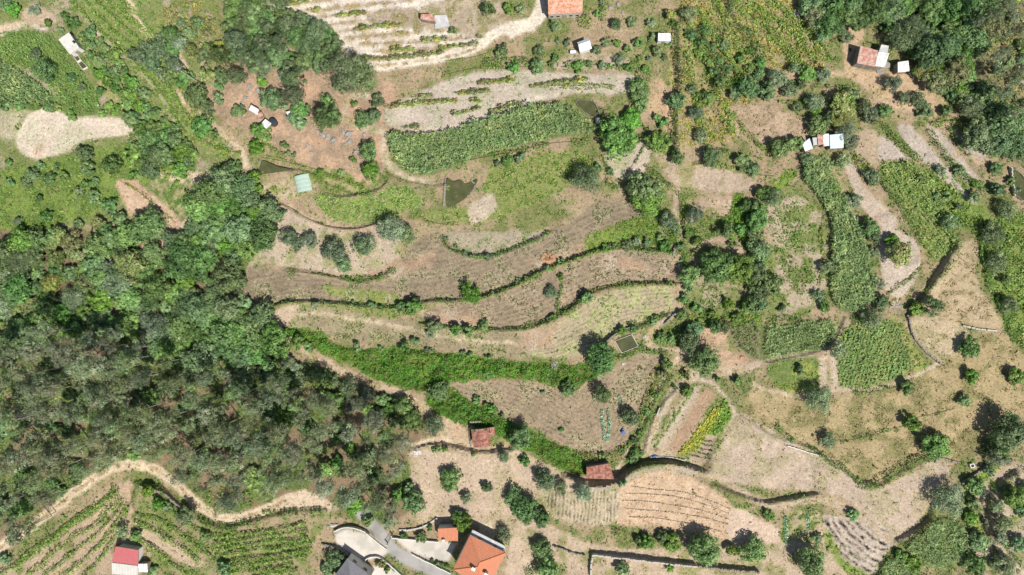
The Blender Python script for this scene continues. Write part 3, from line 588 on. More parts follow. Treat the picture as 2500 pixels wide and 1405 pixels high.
for q, wd in (([(0,1338),(80,1282),(170,1212),(250,1155),(312,1134),(370,1146),(430,1186),(500,1248),(560,1268),(640,1250),(700,1222)],5),
              ([(655,790),(690,815),(745,852),(800,888),(860,922),(930,942),(1010,978),(1050,1015),(1085,1055),(1110,1080),(1160,1104)],5),
              ([(720,23),(787,57),(827,94)],4), ([(911,164),(1021,152),(1090,140),(1155,122),(1195,95),(1225,72)],4), ([(1700,915),(1650,950),(1620,1000),(1590,1060),(1572,1110)],5),
              ([(898,231),(847,248),(841,268),(854,294),(904,318)],4), ([(460,260),(500,290),(535,320),(575,350)],4), ([(1730,1155),(1800,1195),(1880,1232),(1940,1225),(1990,1218)],5),
              ([(1655,520),(1664,600),(1665,700),(1655,755)],3), ([(1720,895),(1770,910),(1820,900)],4)):
    area('path', q, (0.30,0.255,0.16), (2.2,2), (DRYG,0.5,2), line=wd, soft=.35, wob=1.1)
def zat(x, y):
    fx = np.clip((np.asarray(x, float)-X0)/DG, 0, NX-1.001); fy = np.clip((np.asarray(y, float)-Y0)/DG, 0, NY-1.001)
    i = fx.astype(int); j = fy.astype(int); u = fx-i; v = fy-j
    return (GZ[j, i]*(1-u)+GZ[j, i+1]*u)*(1-v)+(GZ[j+1, i]*(1-u)+GZ[j+1, i+1]*u)*v
def at(px, py, up=0.0):
    """ground place (x, y, z) of something seen `up` metres above the ground at that spot of the view"""
    x, y = w2(px, py, up); z = float(zat(x, y)); x, y = w2(px, py, up+z); return x, y, float(zat(x, y))

# one mesh per region, cut along grid faces
idx = np.arange(NX*NY).reshape(NY, NX)
F = np.stack([idx[:-1, :-1], idx[:-1, 1:], idx[1:, 1:], idx[1:, :-1]], -1).reshape(-1, 4)
FR = REG[:-1, :-1].reshape(-1)
# regions without a label of their own and all the base grounds join the nearest named kind
V = np.stack([GX, GY, GZ], -1).reshape(-1, 3); T4 = np.concatenate([TINT.reshape(-1, 3), np.ones((NX*NY, 1))], 1)
Rw = ROW.ravel(); Am = AMP.ravel()
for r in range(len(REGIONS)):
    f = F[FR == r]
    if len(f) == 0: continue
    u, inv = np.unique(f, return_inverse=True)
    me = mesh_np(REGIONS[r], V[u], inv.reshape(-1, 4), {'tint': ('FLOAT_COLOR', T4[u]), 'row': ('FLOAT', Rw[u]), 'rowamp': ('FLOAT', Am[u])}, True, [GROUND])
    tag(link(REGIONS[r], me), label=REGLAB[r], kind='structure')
# far ground: a ring reaching well past the view
ring = MB(); far = 700.0
zz = -0.4
ring.add([(X0+1, Y0+1, zz), (X1-1, Y0+1, zz), (X1-1, Y1-1, zz), (X0+1, Y1-1, zz), (-far, -far, zz), (far, -far, zz), (far, far, zz), (-far, far, zz)],
         [(4, 5, 1, 0), (5, 6, 2, 1), (6, 7, 3, 2), (7, 4, 0, 3)])
me = ring.mesh('far_ground', GROUND)
me.attributes.new('tint', 'FLOAT_COLOR', 'POINT').data.foreach_set('color', np.tile((0.24, 0.21, 0.11, 1), 8))
tag(link('far_ground', me), label='open hillside beyond the fields', kind='structure')

# ---------------------------------------------------------------- leaves, tufts, crops
def unit(v): return v/np.maximum(np.linalg.norm(v, axis=-1, keepdims=True), 1e-9)

def leaf_quads(C, A, Nn, Ln, Wd):
    """kite shaped leaves: centres, long axes, normals, lengths, widths -> (n,4,3)"""
    B = unit(np.cross(Nn, A)); Ln = np.asarray(Ln)[:, None]; Wd = np.asarray(Wd)[:, None]
    return np.stack([C-A*Ln*0.5, C+A*Ln*0.1+B*Wd*0.5, C+A*Ln*0.5, C+A*Ln*0.1-B*Wd*0.5], 1)

def leaf_mesh(name, Q, cols, mat=None):
    n = len(Q); c = np.ones((n, 4, 4), np.float32); c[:, :, :3] = cols[:, None, :]
    return mesh_np(name, Q.reshape(-1, 3), np.arange(4*n).reshape(n, 4), {'leafcol': ('FLOAT_COLOR', c.reshape(-1, 4))}, False, [mat or FIELD_LEAF])

def rand_dir(r, n): return unit(r.normal(size=(n, 3)))

def pick_cols(r, n, cols, var=0.22):
    cols = np.array(cols); cols = np.where(cols[:, 1:2] > cols[:, 0:1]*1.06, cols*np.array((1.12, 1.36, 1.0)), cols*1.08); c = cols[r.integers(0, len(cols), n)]
    t = r.random((n, 1)); c = c*(1-0.35*t)+cols[r.integers(0, len(cols), n)]*0.35*t
    return np.clip(c*(1+var*r.normal(size=(n, 1))), 0.008, 0.9)

PALETTE = {0: [(0.085,0.14,0.03),(0.12,0.18,0.04),(0.16,0.19,0.06)], 1: [(0.115,0.18,0.035),(0.09,0.15,0.028),(0.19,0.21,0.055)],
           2: [(0.40,0.32,0.18),(0.33,0.25,0.13),(0.21,0.2,0.08)], 3: [(0.05,0.08,0.02),(0.07,0.10,0.03),(0.12,0.12,0.05)],
           4: [(0.36,0.33,0.06),(0.26,0.27,0.06),(0.40,0.30,0.09),(0.17,0.22,0.04)]}
r = np.random.default_rng(21)
inframe = (np.abs(GX) < 129) & (np.abs(GY) < 74)
dens = VEG*inframe*np.where(PAL == 3, 0.5+1.9*smooth(0.42, 0.68, nB)*(0.6+.6*smooth(0.4, 0.6, nC)), 0.35+1.3*smooth(0.42, 0.62, nC))*DG*DG
cnt = r.poisson(dens); jj, ii = np.nonzero(cnt); rep = cnt[jj, ii]
jj = np.repeat(jj, rep); ii = np.repeat(ii, rep)
tx = gx[ii]+r.uniform(-.2, .2, len(ii)); ty = gy[jj]+r.uniform(-.2, .2, len(ii)); tz = zat(tx, ty); tp = PAL[jj, ii]
for pal, nm, lb in ((0, 'weeds', 'green weeds scattered over the fields'), (1, 'grass', 'lime green grass of the meadows'), (2, 'dry_grass', 'straw coloured dry grass tufts'),
                    (3, 'weeds', 'small dark weeds dotted over the ploughed terraces'), (4, 'grass', 'yellowing rank growth of the vine terrace')):
    m = tp == pal; n = int(m.sum())
    if n == 0: continue
    big = {0: .34, 1: .36, 2: .30, 3: .22, 4: .42}[pal]
    K = 3; x = np.repeat(tx[m], K); y = np.repeat(ty[m], K); z = np.repeat(tz[m], K); sz = np.repeat(np.exp(r.normal(0, .35, n)), K)*big
    az = r.uniform(0, 6.283, n*K); el = r.uniform(.25, 1.0, n*K)
    A = np.stack([np.cos(az)*np.cos(el), np.sin(az)*np.cos(el), np.sin(el)], -1)
    Nn = np.stack([-np.cos(az)*np.sin(el), -np.sin(az)*np.sin(el), np.cos(el)], -1)+r.normal(0, .25, (n*K, 3))
    C = np.stack([x, y, z], -1)+A*sz[:, None]*0.48
    Q = leaf_quads(C, A, unit(Nn), sz, sz*r.uniform(.35, .6, n*K))
    base = np.repeat(pick_cols(r, n, PALETTE[pal], .18), K, 0)*(1+.12*r.normal(size=(n*K, 1)))
    tag(link(nm, leaf_mesh(nm, Q, np.clip(base, .01, .8))), label=lb, kind='stuff')

def rows_points(P, spacing, inrow, ang, r, jit=.12, linepts=None):
    """planting points inside the outline P on rows (straight at angle, or parallel to a line)"""
    lo = P.min(0); hi = P.max(0); c = (lo+hi)/2; R = np.linalg.norm(hi-lo)/2
    u = np.arange(-R, R, inrow); v = np.arange(-R, R, spacing); U, Vv = np.meshgrid(u, v)
    U = U.ravel()+r.normal(0, jit*inrow*2, U.size); Vv = Vv.ravel()+r.normal(0, jit*spacing, Vv.size)
    a = math.radians(ang); x = c[0]+U*math.cos(a)-Vv*math.sin(a); y = c[1]+U*math.sin(a)+Vv*math.cos(a)
    m = inside(x, y, P); return x[m], y[m]

def crop(name, pts, spacing, inrow, ang, leaf, h, cols, label, nleaf=5, width=.16, keep=1.0, sm=3, seed=1, up=(.15, .9)):
    if name == 'corn': leaf *= .74; width *= .8; inrow *= .82; nleaf += 1
    r = np.random.default_rng(seed+300); P = world_pts(closed(pts, sm))
    x, y = rows_points(P, spacing, inrow, ang, r)
    gap = fbm(x, y, 4.0, seed+5); kp = (r.random(len(x)) < keep) & (gap > .5-.4*keep)
    x = x[kp]; y = y[kp]; n = len(x)
    x = np.repeat(x, nleaf); y = np.repeat(y, nleaf); m = n*nleaf
    big_ = fbm(x[::nleaf], y[::nleaf], 7, seed); s = np.repeat(np.exp(r.normal(0, .22, n))*(0.72+.58*big_), nleaf)
    az = r.uniform(0, 6.283, m); el = r.uniform(*up, m)*np.where(r.random(m) < .3, -1, 1)*.8
    A = np.stack([np.cos(az)*np.cos(el), np.sin(az)*np.cos(el), np.sin(el)], -1)
    Nn = unit(np.stack([-np.cos(az)*np.sin(el), -np.sin(az)*np.sin(el), np.cos(el)], -1)+r.normal(0, .3, (m, 3)))
    C = np.stack([x, y, zat(x, y)+h*s*r.uniform(.45, 1, m)], -1)+A*(leaf*s*.42)[:, None]
    Q = leaf_quads(C, A, Nn, leaf*s, width*s*1.2)
    c = np.repeat(pick_cols(r, n, cols, .12)*(.78+.45*fbm(x[::nleaf], y[::nleaf], 5, seed+9))[:, None]*(1+.5*np.clip(fbm(x[::nleaf], y[::nleaf], 3, seed+11)-.5, 0, 1)[:, None]*np.array((2.2, .9, .4))), nleaf, 0)*(1+.15*r.normal(size=(m, 1)))
    return tag(link(name, leaf_mesh(name, Q, np.clip(c, .01, .8))), label=label, kind='stuff')

CORN = [(0.105,0.15,0.065),(0.14,0.185,0.08),(0.19,0.22,0.11),(0.25,0.27,0.15)]
crop('corn', [(947,345),(957,327),(1010,330),(1092,324),(1200,288),(1330,258),(1395,264),(1420,287),(1450,308),(1455,323),(1400,330),(1330,343),(1240,364),(1160,383),(1100,410),(1032,426),(977,407)], .7, .26, 8, .75, 1.5, CORN, 'dense green corn plants of the large curved field', 6, .17, .97, seed=1)
crop('corn', [(1964,394),(2012,386),(2035,432),(2063,497),(2103,592),(2133,680),(2123,733),(2080,760),(2034,740),(2024,650),(2028,550),(1994,480),(1957,434)], .7, .28, 75, .75, 1.5, CORN, 'dense dark corn plants of the tall strip right of the parcel', 6, .17, .97, seed=2)
crop('corn', [(0,90),(60,76),(115,84),(158,115),(188,162),(222,202),(247,262),(205,284),(150,262),(110,202),(60,168),(0,146)], .75, .38, 28, .65, .7, [(0.12,0.19,0.05),(0.15,0.22,0.06),(0.19,0.25,0.08)], 'bright green young corn below the white hut', 4, .15, .8, seed=3)
crop('corn', [(0,156),(52,175),(102,210),(134,245),(88,260),(0,258)], .75, .3, 35, .7, 1.2, CORN, 'darker corn at the left edge', 5, .16, .95, seed=4)
crop('corn', [(1872,802),(1902,795),(2028,783),(2033,830),(1985,856),(1884,877),(1868,878)], .75, .34, 12, .65, 1.0, CORN, 'low corn beside the right side of the parcel', 5, .15, .85, seed=5)
crop('corn', [(1784,793),(1848,788),(1848,874),(1815,857),(1792,830)], .95, .34, 40, .6, .9, [(0.07,0.12,0.03),(0.10,0.15,0.04)], 'sparse dark corn inside the parcel', 5, .15, .75, seed=6)
crop('corn', [(2208,1323),(2240,1298),(2290,1263),(2348,1283),(2346,1350),(2290,1382),(2220,1368)], .75, .3, 50, .7, 1.4, CORN, 'corn at the lower right corner', 6, .16, .95, seed=7)
crop('corn', [(2143,1398),(2167,1365),(2215,1358),(2248,1400),(2290,1420),(2143,1420)], .75, .3, 50, .7, 1.4, CORN, 'corn touching the bottom edge at the lower right', 6, .16, .95, seed=8)
crop('corn', [(2153,407),(2200,398),(2260,422),(2308,502),(2327,560),(2322,600),(2285,639),(2257,600),(2217,520),(2168,450)], .8, .38, -55, .7, .9, [(0.14,0.19,0.06),(0.19,0.23,0.08),(0.25,0.27,0.11)], 'pale green corn between the two tilled strips', 5, .16, .85, seed=9)
crop('vegetables', [(2060,802),(2168,780),(2203,830),(2222,898),(2130,943),(2052,943),(2042,850)], .8, .42, 72, .5, .4, [(0.12,0.19,0.065),(0.16,0.22,0.09),(0.22,0.25,0.1)], 'low green crop of the lower right vegetable field', 5, .2, .85, seed=10)
crop('vegetables', [(770,484),(800,480),(850,488),(905,477),(985,454),(1036,492),(1000,513),(930,537),(860,545),(802,526)], .9, .5, -8, .4, .2, [(0.15,0.23,0.05),(0.2,0.27,0.07)], 'low green rows of the curved vegetable field', 4, .2, .7, seed=11)
crop('beans', [(1741,1000),(1769,984),(1752,1020),(1700,1104),(1656,1110)], .5, .3, 57, .38, .35, [(0.40,0.37,0.03),(0.30,0.31,0.04),(0.22,0.27,0.04),(0.45,0.42,0.07)], 'yellow flowering bean bed in the vegetable garden', 6, .24, .98, sm=1, seed=12)
crop('vegetables', [(1773,972),(1785,1012),(1760,1058),(1724,1060),(1740,1020)], .5, .35, 57, .4, .35, [(0.08,0.16,0.025),(0.12,0.2,0.03),(0.2,0.24,0.04)], 'leafy green bed beside the yellow beans', 6, .24, .95, sm=1, seed=13)
crop('vegetables', [(1596,1090),(1664,985),(1690,950),(1698,951),(1622,1065),(1602,1097)], .7, .4, 57, .4, .25, [(0.1,0.16,0.035),(0.2,0.23,0.1),(0.14,0.19,0.05)], 'mixed green bed along the left of the garden', 5, .22, .7, sm=1, seed=14)

def strip(name, pts, width, h, dens, leaf, cols, gaps=0.0, seed=0, lump=.35, sm=5):
    """one continuous hedge or vine row along a line: leaves over an uneven rounded ridge"""
    r = np.random.default_rng(seed+900); P = world_pts(curve(pts, sm)); d = np.diff(P, axis=0); L = np.hypot(d[:, 0], d[:, 1]); tot = L.sum()
    n = int(tot*dens*width); s = r.uniform(0, tot, n); cum = np.concatenate([[0], np.cumsum(L)]); k = np.clip(np.searchsorted(cum, s)-1, 0, len(L)-1)
    t = (s-cum[k])/np.maximum(L[k], 1e-6); x = P[k, 0]+d[k, 0]*t; y = P[k, 1]+d[k, 1]*t; nx = -d[k, 1]/L[k]; ny = d[k, 0]/L[k]
    wv = width*np.clip(1-lump*1.5+3*lump*fbm(s, s*0+seed, 2.2, seed, 3), .45, 2); a = r.uniform(-1, 1, n); off = (fbm(s, s*0, 5, seed+2, 2)-.5)*width*.9
    hh = h*(1-lump+2*lump*fbm(s, a*2+9, 1.2, seed+4, 3))
    if gaps:
        kp = fbm(s, s*0+3, 3.0, seed+7, 2) > gaps*.62+.12; x, y, nx, ny, wv, a, off, hh, s = (q[kp] for q in (x, y, nx, ny, wv, a, off, hh, s)); n = len(x)
    if n < 3: return None
    px = x+nx*(a*wv/2+off); py = y+ny*(a*wv/2+off); zc = hh*np.sqrt(np.clip(1-a*a, .02, 1))*r.uniform(.55, 1.05, n)
    Nn = unit(np.stack([nx*a*.8, ny*a*.8, np.full(n, .8)], -1)+r.normal(0, .45, (n, 3)))
    A = unit(np.cross(Nn, rand_dir(r, n))); sz = leaf*np.exp(r.normal(0, .3, n))
    clump = np.clip(.72+.62*fbm(px, py, .9, seed+8, 2), .6, 1.5)[:, None]
    Q = leaf_quads(np.stack([px, py, zat(px, py)+zc], -1), A, Nn, sz, sz*.7); C_ = np.ones((n, 4, 4), np.float32); C_[:, :, :3] = np.clip(pick_cols(r, n, cols, .2)*clump, .01, .8)[:, None]
    # woody stem running through the whole row
    tg = np.gradient(P, axis=0); tg = tg/np.maximum(np.hypot(tg[:, 0], tg[:, 1])[:, None], 1e-6); sx, sy = -tg[:, 1]*.03, tg[:, 0]*.03; zz = zat(P[:, 0], P[:, 1])+h*.3; m = len(P)
    ring_ = np.stack([np.stack([P[:, 0]+sx*a, P[:, 1]+sy*a, zz+.03*b], -1) for a, b in ((-1, -1), (1, -1), (1, 1), (-1, 1))], 1)
    Fs = np.array([[i*4+k, i*4+(k+1) % 4, (i+1)*4+(k+1) % 4, (i+1)*4+k] for i in range(m-1) for k in range(4)])+4*n
    Cs = np.tile(np.array((.11, .08, .055, 1), np.float32), (4*m, 1))
    return link(name, mesh_np(name, np.concatenate([Q.reshape(-1, 3), ring_.reshape(-1, 3)]), np.concatenate([np.arange(4*n).reshape(n, 4), Fs]), {'leafcol': ('FLOAT_COLOR', np.concatenate([C_.reshape(-1, 4), Cs]))}, False, [FIELD_LEAF]))

def thicket(name, pts, h, dens, leaf, cols, label, seed=0, holes=0.0):
    """a mass of brambles over an outline, with mounds"""
    r = np.random.default_rng(seed+1500); P = world_pts(closed(pts, 4)); lo = P.min(0); hi = P.max(0)
    n = int((hi-lo).prod()*dens); x = r.uniform(lo[0], hi[0], n); y = r.uniform(lo[1], hi[1], n)
    sd = poly_sd(x, y, P); e = fbm(x, y, 2.0, seed, 3); m = sd+(e-.38)*2.4 > 0; x, y, sd = x[m], y[m], sd[m]
    g = fbm(x, y, 1.5, seed+3, 3); m = g > holes; x, y, sd, g = x[m], y[m], sd[m], g[m]; n = len(x)
    zc = h*smooth(-.5, 1.5, sd)*(.15+1.5*smooth(.25, .75, g))*r.uniform(.6, 1.05, n)
    eps = .3; gx_ = fbm(x+eps, y, 1.5, seed+3, 3)-g; gy_ = fbm(x, y+eps, 1.5, seed+3, 3)-g
    Nn = unit(np.stack([-gx_*6*h, -gy_*6*h, np.full(n, .8)], -1)+r.normal(0, .42, (n, 3)))
    A = unit(np.cross(Nn, rand_dir(r, n))); sz = leaf*np.exp(r.normal(0, .3, n))
    t = smooth(.45, .6, fbm(x, y, 3.5, seed+6))[:, None]
    c = pick_cols(r, n, cols[0], .2)*(1-t)+pick_cols(r, n, cols[1], .2)*t
    c = c*(.62+.75*fbm(x, y, 5.0, seed+8, 3))[:, None]*(1+np.clip(fbm(x, y, 2.4, seed+9, 3)-.52, 0, 1)[:, None]*np.array((1.6, .4, .4)))
    Q = leaf_quads(np.stack([x, y, zat(x, y)+zc+.05], -1), A, Nn, sz, sz*.75)
    return tag(link(name, leaf_mesh(name, Q, np.clip(c, .01, .8))), label=label, kind='stuff')

BR1 = [[(0.062,0.165,0.014),(0.082,0.19,0.016),(0.045,0.12,0.012)], [(0.08,0.185,0.016),(0.06,0.15,0.014),(0.13,0.19,0.025)]]
thicket('brambles', [(690,802),(780,815),(850,852),(1000,853),(1150,870),(1300,887),(1400,893),(1460,884),(1472,904),(1395,950),(1370,943),(1280,926),(1150,926),(1060,940),(1030,955),(920,925),(850,888),(780,856)], 1.15, 44, .28, BR1, 'long lime green bramble thicket across the parcel', 1, .17)
thicket('brambles', [(1062,936),(1100,953),(1190,1003),(1290,1053),(1380,1095),(1420,1120),(1428,1160),(1380,1150),(1310,1108),(1250,1082),(1180,1040),(1110,1030),(1042,978)], 1.15, 44, .28, BR1, 'lower bramble thicket running down to the brick red barn', 2, .17)
thicket('brambles', [(1790,482),(1825,490),(1848,590),(1838,640),(1815,600),(1792,560)], .5, 20, .34, [[(0.09,0.18,0.02),(0.12,0.22,0.03)],[(0.16,0.25,0.03),(0.1,0.19,0.02)]], 'vivid green growth inside the right corner of the parcel', 3, .2)
thicket('brambles', [(1500,560),(1540,533),(1592,530),(1604,560),(1598,596),(1560,588)], .35, 14, .3, [[(0.10,0.17,0.025),(0.17,0.17,0.06)],[(0.085,0.15,0.025),(0.12,0.19,0.03)]], 'green weeds filling the corner below the two olive trees', 4, .3)
thicket('brambles', [(1680,768),(1760,765),(1850,770),(1850,790),(1770,795),(1690,800)], .7, 18, .36, [[(0.11,0.18,0.03),(0.08,0.13,0.025)],[(0.2,0.23,0.05),(0.12,0.17,0.03)]], 'mixed green growth above the small corn field', 5, .3)
thicket('brambles', [(1870,500),(1930,480),(1990,560),(1980,700),(1930,720),(1900,640)], .4, 8, .34, [[(0.11,0.16,0.04),(0.15,0.2,0.06)],[(0.2,0.2,0.08),(0.12,0.17,0.05)]], 'weedy growth on the terrace right of the parcel', 6, .42)
VG = [[(0.11,0.165,0.035),(0.15,0.2,0.045),(0.09,0.135,0.03)],[(0.23,0.23,0.06),(0.16,0.2,0.04),(0.33,0.25,0.1)]]
thicket('brambles', [(1660,0),(1730,-10),(1760,100),(1740,200),(1700,180),(1665,100)], .7, 6, .36, VG, 'overgrown vines at the top beside the dark hedge', 7, .45)
thicket('brambles', [(1770,0),(1850,-10),(1960,90),(1950,180),(1880,160),(1800,80)], .7, 6, .36, VG, 'yellow green vine tangle at the top right', 8, .45)
thicket('brambles', [(1735,130),(1790,140),(1850,230),(1810,260),(1780,330),(1700,330),(1700,250)], .7, 6, .36, VG, 'orange tinged vine tangle between the shrub lines', 9, .46)
thicket('brambles', [(1880,70),(1980,60),(2040,100),(2030,170),(1960,180),(1900,130)], .7, 6, .36, VG, 'yellow green scrub left of the ruined farm sheds', 10, .45)
thicket('brambles', [(2150,410),(2200,395),(2300,420),(2380,520),(2400,560),(2300,540)], .6, 12, .36, [[(0.14,0.21,0.05),(0.18,0.23,0.06)],[(0.25,0.27,0.08),(0.15,0.2,0.04)]], 'lime green vine band above the pale corn', 11, .3)
thicket('brambles', [(2400,560),(2520,530),(2520,860),(2460,800),(2420,710)], .7, 9, .38, [[(0.14,0.21,0.05),(0.19,0.24,0.07)],[(0.27,0.28,0.1),(0.15,0.2,0.05)]], 'pale lime overgrown bank at the right edge', 12, .32)
thicket('brambles', [(2380,20),(2500,0),(2520,300),(2470,280),(2420,160)], .9, 8, .4, [[(0.16,0.18,0.07),(0.2,0.2,0.1)],[(0.28,0.26,0.07),(0.13,0.16,0.06)]], 'grey green scrub on the rocky slope in the upper right corner', 13, .42)
thicket('brambles', [(180,85),(230,90),(300,150),(350,230),(400,290),(370,320),(320,260),(260,190),(200,150)], .9, 12, .4, [[(0.10,0.17,0.04),(0.14,0.2,0.05)],[(0.17,0.22,0.06),(0.09,0.14,0.04)]], 'green undergrowth below the white hut', 14, .3)
thicket('brambles', [(320,330),(440,330),(470,400),(400,440),(330,420)], .8, 11, .4, [[(0.09,0.15,0.04),(0.13,0.19,0.05)],[(0.17,0.22,0.06),(0.1,0.15,0.04)]], 'bushy green slope right of the bare plot', 15, .3)
thicket('brambles', [(400,20),(520,10),(540,100),(500,150),(430,110)], .8, 9, .4, [[(0.12,0.16,0.05),(0.3,0.26,0.05)],[(0.36,0.27,0.06),(0.14,0.18,0.05)]], 'yellow flowering broom near the top', 16, .4)
thicket('brambles', [(500,1190),(620,1200),(600,1240),(560,1255),(510,1240)], .7, 10, .36, [[(0.12,0.18,0.04),(0.1,0.15,0.04)],[(0.17,0.21,0.06),(0.12,0.17,0.04)]], 'green undergrowth inside the bend of the sand road', 17, .3)
thicket('brambles', [(640,870),(800,905),(860,930),(790,960),(680,930)], .8, 10, .4, [[(0.13,0.19,0.06),(0.1,0.15,0.05)],[(0.18,0.22,0.07),(0.12,0.17,0.05)]], 'undergrowth at the edge of the eucalyptus wood', 18, .35)
thicket('brambles', [(0,870),(120,930),(250,960),(300,990),(200,1010),(0,990)], .8, 8, .4, [[(0.13,0.19,0.06),(0.1,0.15,0.05)],[(0.2,0.23,0.07),(0.12,0.17,0.05)]], 'undergrowth along the forest footpath', 19, .35)

GRN = [[(0.09,0.165,0.022),(0.07,0.13,0.02)],[(0.14,0.19,0.035),(0.10,0.16,0.025)]]
thicket('brambles', [(1592,555),(1650,535),(1660,612),(1605,606)], .7, 16, .3, GRN, 'weedy growth left of the top of the footpath', 20, .32)
thicket('brambles', [(1600,812),(1668,798),(1690,830),(1640,845),(1600,840)], .8, 18, .3, GRN, 'shrubby growth between the water tank and the dark trees', 21, .25)
thicket('brambles', [(1690,742),(1780,735),(1852,745),(1852,772),(1690,772)], .35, 14, .26, GRN, 'weeds under the walnut tree', 22, .42)
thicket('brambles', [(1665,475),(1690,560),(1680,640),(1668,640)], .8, 18, .3, GRN, 'green growth along the footpath in the right of the parcel', 23, .28)
thicket('brambles', [(1700,525),(1790,520),(1800,560),(1740,545),(1690,560)], .5, 12, .28, GRN, 'weeds above the brown clearing', 24, .42)
thicket('brambles', [(1590,905),(1640,890),(1600,975),(1575,1040),(1560,1030),(1580,960)], 1.0, 18, .3, [[(0.10,0.15,0.03),(0.07,0.12,0.02)],[(0.22,0.22,0.05),(0.12,0.16,0.03)]], 'tangled vines beside the narrow garden path', 25, .3)
thicket('brambles', [(1400,1104),(1480,1112),(1545,1080),(1560,1095),(1500,1130),(1430,1130)], .8, 16, .3, [[(0.10,0.14,0.03),(0.07,0.12,0.02)],[(0.2,0.17,0.07),(0.13,0.15,0.04)]], 'tangled growth above the brick red barn', 26, .3)
# ---------------------------------------------------------------- hedges and vine rows
HG = [(0.085,0.145,0.03),(0.06,0.105,0.025),(0.12,0.18,0.035)]; HD = [(0.055,0.10,0.03),(0.08,0.125,0.035),(0.10,0.13,0.05)]; HY = [(0.15,0.2,0.04),(0.22,0.23,0.05),(0.1,0.15,0.03)]
VINE = [(0.13,0.20,0.045),(0.17,0.23,0.055),(0.22,0.25,0.06),(0.09,0.14,0.03)]; VINY = [(0.17,0.2,0.05),(0.27,0.26,0.06),(0.3,0.2,0.09),(0.12,0.17,0.04)]
def hedge(pts, wd, h, cols, label, gaps=0.1, seed=0, dens=16, leaf=.34, lump=.5, cat='hedge', name='hedge', group='hedges along the terrace edges'):
    o = strip(name, pts, wd*1.25, h*1.15, dens, leaf, cols, 0 if name == 'vine_row' else gaps*1.3+.06, seed, lump)
    if o: tag(o, label, cat, group)
    return o
hedge([(1080,575),(1092,600),(1125,617),(1190,626),(1262,606),(1345,568)], .9, .8, HG, 'green hedge curving under the small half moon field', .1, 1)
hedge([(670,745),(720,735),(860,741),(930,750)], .8, .6, HD, 'thin dark hedge at the left of the long upper field', .3, 2)
hedge([(930,752),(980,750),(1050,736),(1120,730)], 1.0, .8, HG, 'green hedge left of the dark round bush on the terrace', .25, 3)
hedge([(1160,728),(1250,700),(1320,665),(1420,626),(1490,606)], 1.1, .8, HY+HG, 'long yellow green hedge between the upper and middle terraces', .05, 4)
hedge([(1495,604),(1540,600),(1590,606),(1640,614)], 1.4, .9, HG, 'hedge with tall weeds at the right end of the upper terrace', .05, 5)
hedge([(1040,792),(1130,803),(1220,804),(1285,800)], .9, .7, HG, 'hedge below the left half of the middle terrace', .2, 6)
hedge([(1285,800),(1375,765),(1425,735)], 1.3, .9, HY+HG, 'thick hedge with yellow shrubs left of the pale straw field', .0, 7)
hedge([(1430,728),(1450,714),(1530,696),(1650,692)], 1.0, .7, HY+[(0.25,0.2,0.09)], 'ochre green hedge curving over the pale straw field', .02, 8)
hedge([(1368,668),(1372,700),(1362,740),(1366,765)], .8, .8, HG, 'short upright hedge dividing the middle terrace', .3, 9)
hedge([(1445,868),(1480,835),(1505,815),(1550,800)], .8, .6, HG, 'hedge curving down to the square water tank', .25, 10)
hedge([(1535,800),(1560,790),(1625,768)], 1.2, .8, HG, 'hedge between the pale field and the footpath', .15, 11)
hedge([(1480,880),(1520,870),(1570,850)], 1.3, 1.0, HG, 'hedge below the square water tank', .05, 12)
hedge([(1572,855),(1600,862),(1630,868)], 1.2, .8, HG, 'small hedge beside the fork of the footpaths', .2, 13)
hedge([(1656,470),(1668,560),(1670,640),(1674,700),(1668,760)], 1.0, .9, HG, 'hedge along the footpath at the right of the parcel', .35, 14)
hedge([(1600,620),(1640,590),(1640,540)], 1.6, .8, HY, 'light green weeds left of the footpath top', .15, 15)
hedge([(1680,570),(1720,555),(1780,548),(1815,570)], 1.3, .9, HG, 'hedge over the brown clearing in the right of the parcel', .25, 16)
hedge([(1640,915),(1600,975),(1580,1030),(1555,1090),(1535,1130)], 1.1, 1.0, HG, 'weedy hedge between path and rutted track', .1, 17)
hedge([(1625,925),(1585,960),(1575,1005),(1560,1040)], 1.3, 1.3, HY+HG, 'tall vine hedge along the right of the tan field', .15, 18)
hedge([(1400,1110),(1470,1112),(1530,1090),(1560,1060)], 1.2, .8, HY+[(0.2,0.15,0.07)], 'brownish hedge under the tan field', .1, 19)
hedge([(690,662),(760,668),(830,678)], .5, .5, HD, 'thin dark hedge at the top left of the parcel', .3, 20)
hedge([(830,680),(880,688),(940,672),(965,655)], 1.4, 1.0, HG, 'green hedge at the top of the left field', .1, 21)
hedge([(1690,645),(1684,690)], 2.0, 2.2, HG, 'tall bright hedge beside the footpath bend', .0, 22)
hedge([(690,805),(740,812),(790,815)], .6, .5, HG, 'low hedge at the head of the long bramble strip', .2, 23)
# outside
hedge([(648,500),(700,503),(740,528),(800,553),(870,560),(940,543)], .5, .5, HD, 'thin dark hedge on the wavy olive terrace wall', .4, 30)
hedge([(790,470),(850,480),(910,465),(945,445),(920,420)], .5, .5, HG, 'thin hedge around the sandy terrace above the curved vegetable field', .35, 31)
hedge([(790,420),(840,440),(890,455)], 1.2, .7, HY, 'yellow green hedge between the two sandy terraces', .35, 32)
hedge([(1060,410),(1180,385),(1260,370),(1340,352),(1440,345)], 1.2, .9, HG, 'hedge along the lower edge of the large corn field', .3, 33)
hedge([(1015,525),(1060,545),(1120,550)], .7, .6, HY, 'low hedge at the tip of the lime green meadow', .4, 34)
hedge([(1445,390),(1455,420),(1480,450),(1510,460)], .9, .9, HG, 'hedge right of the lime green meadow', .2, 35)
hedge([(1575,400),(1600,430),(1640,460)], 1.2, 1.0, HG, 'hedge leading down to the top corner of the parcel', .2, 36)
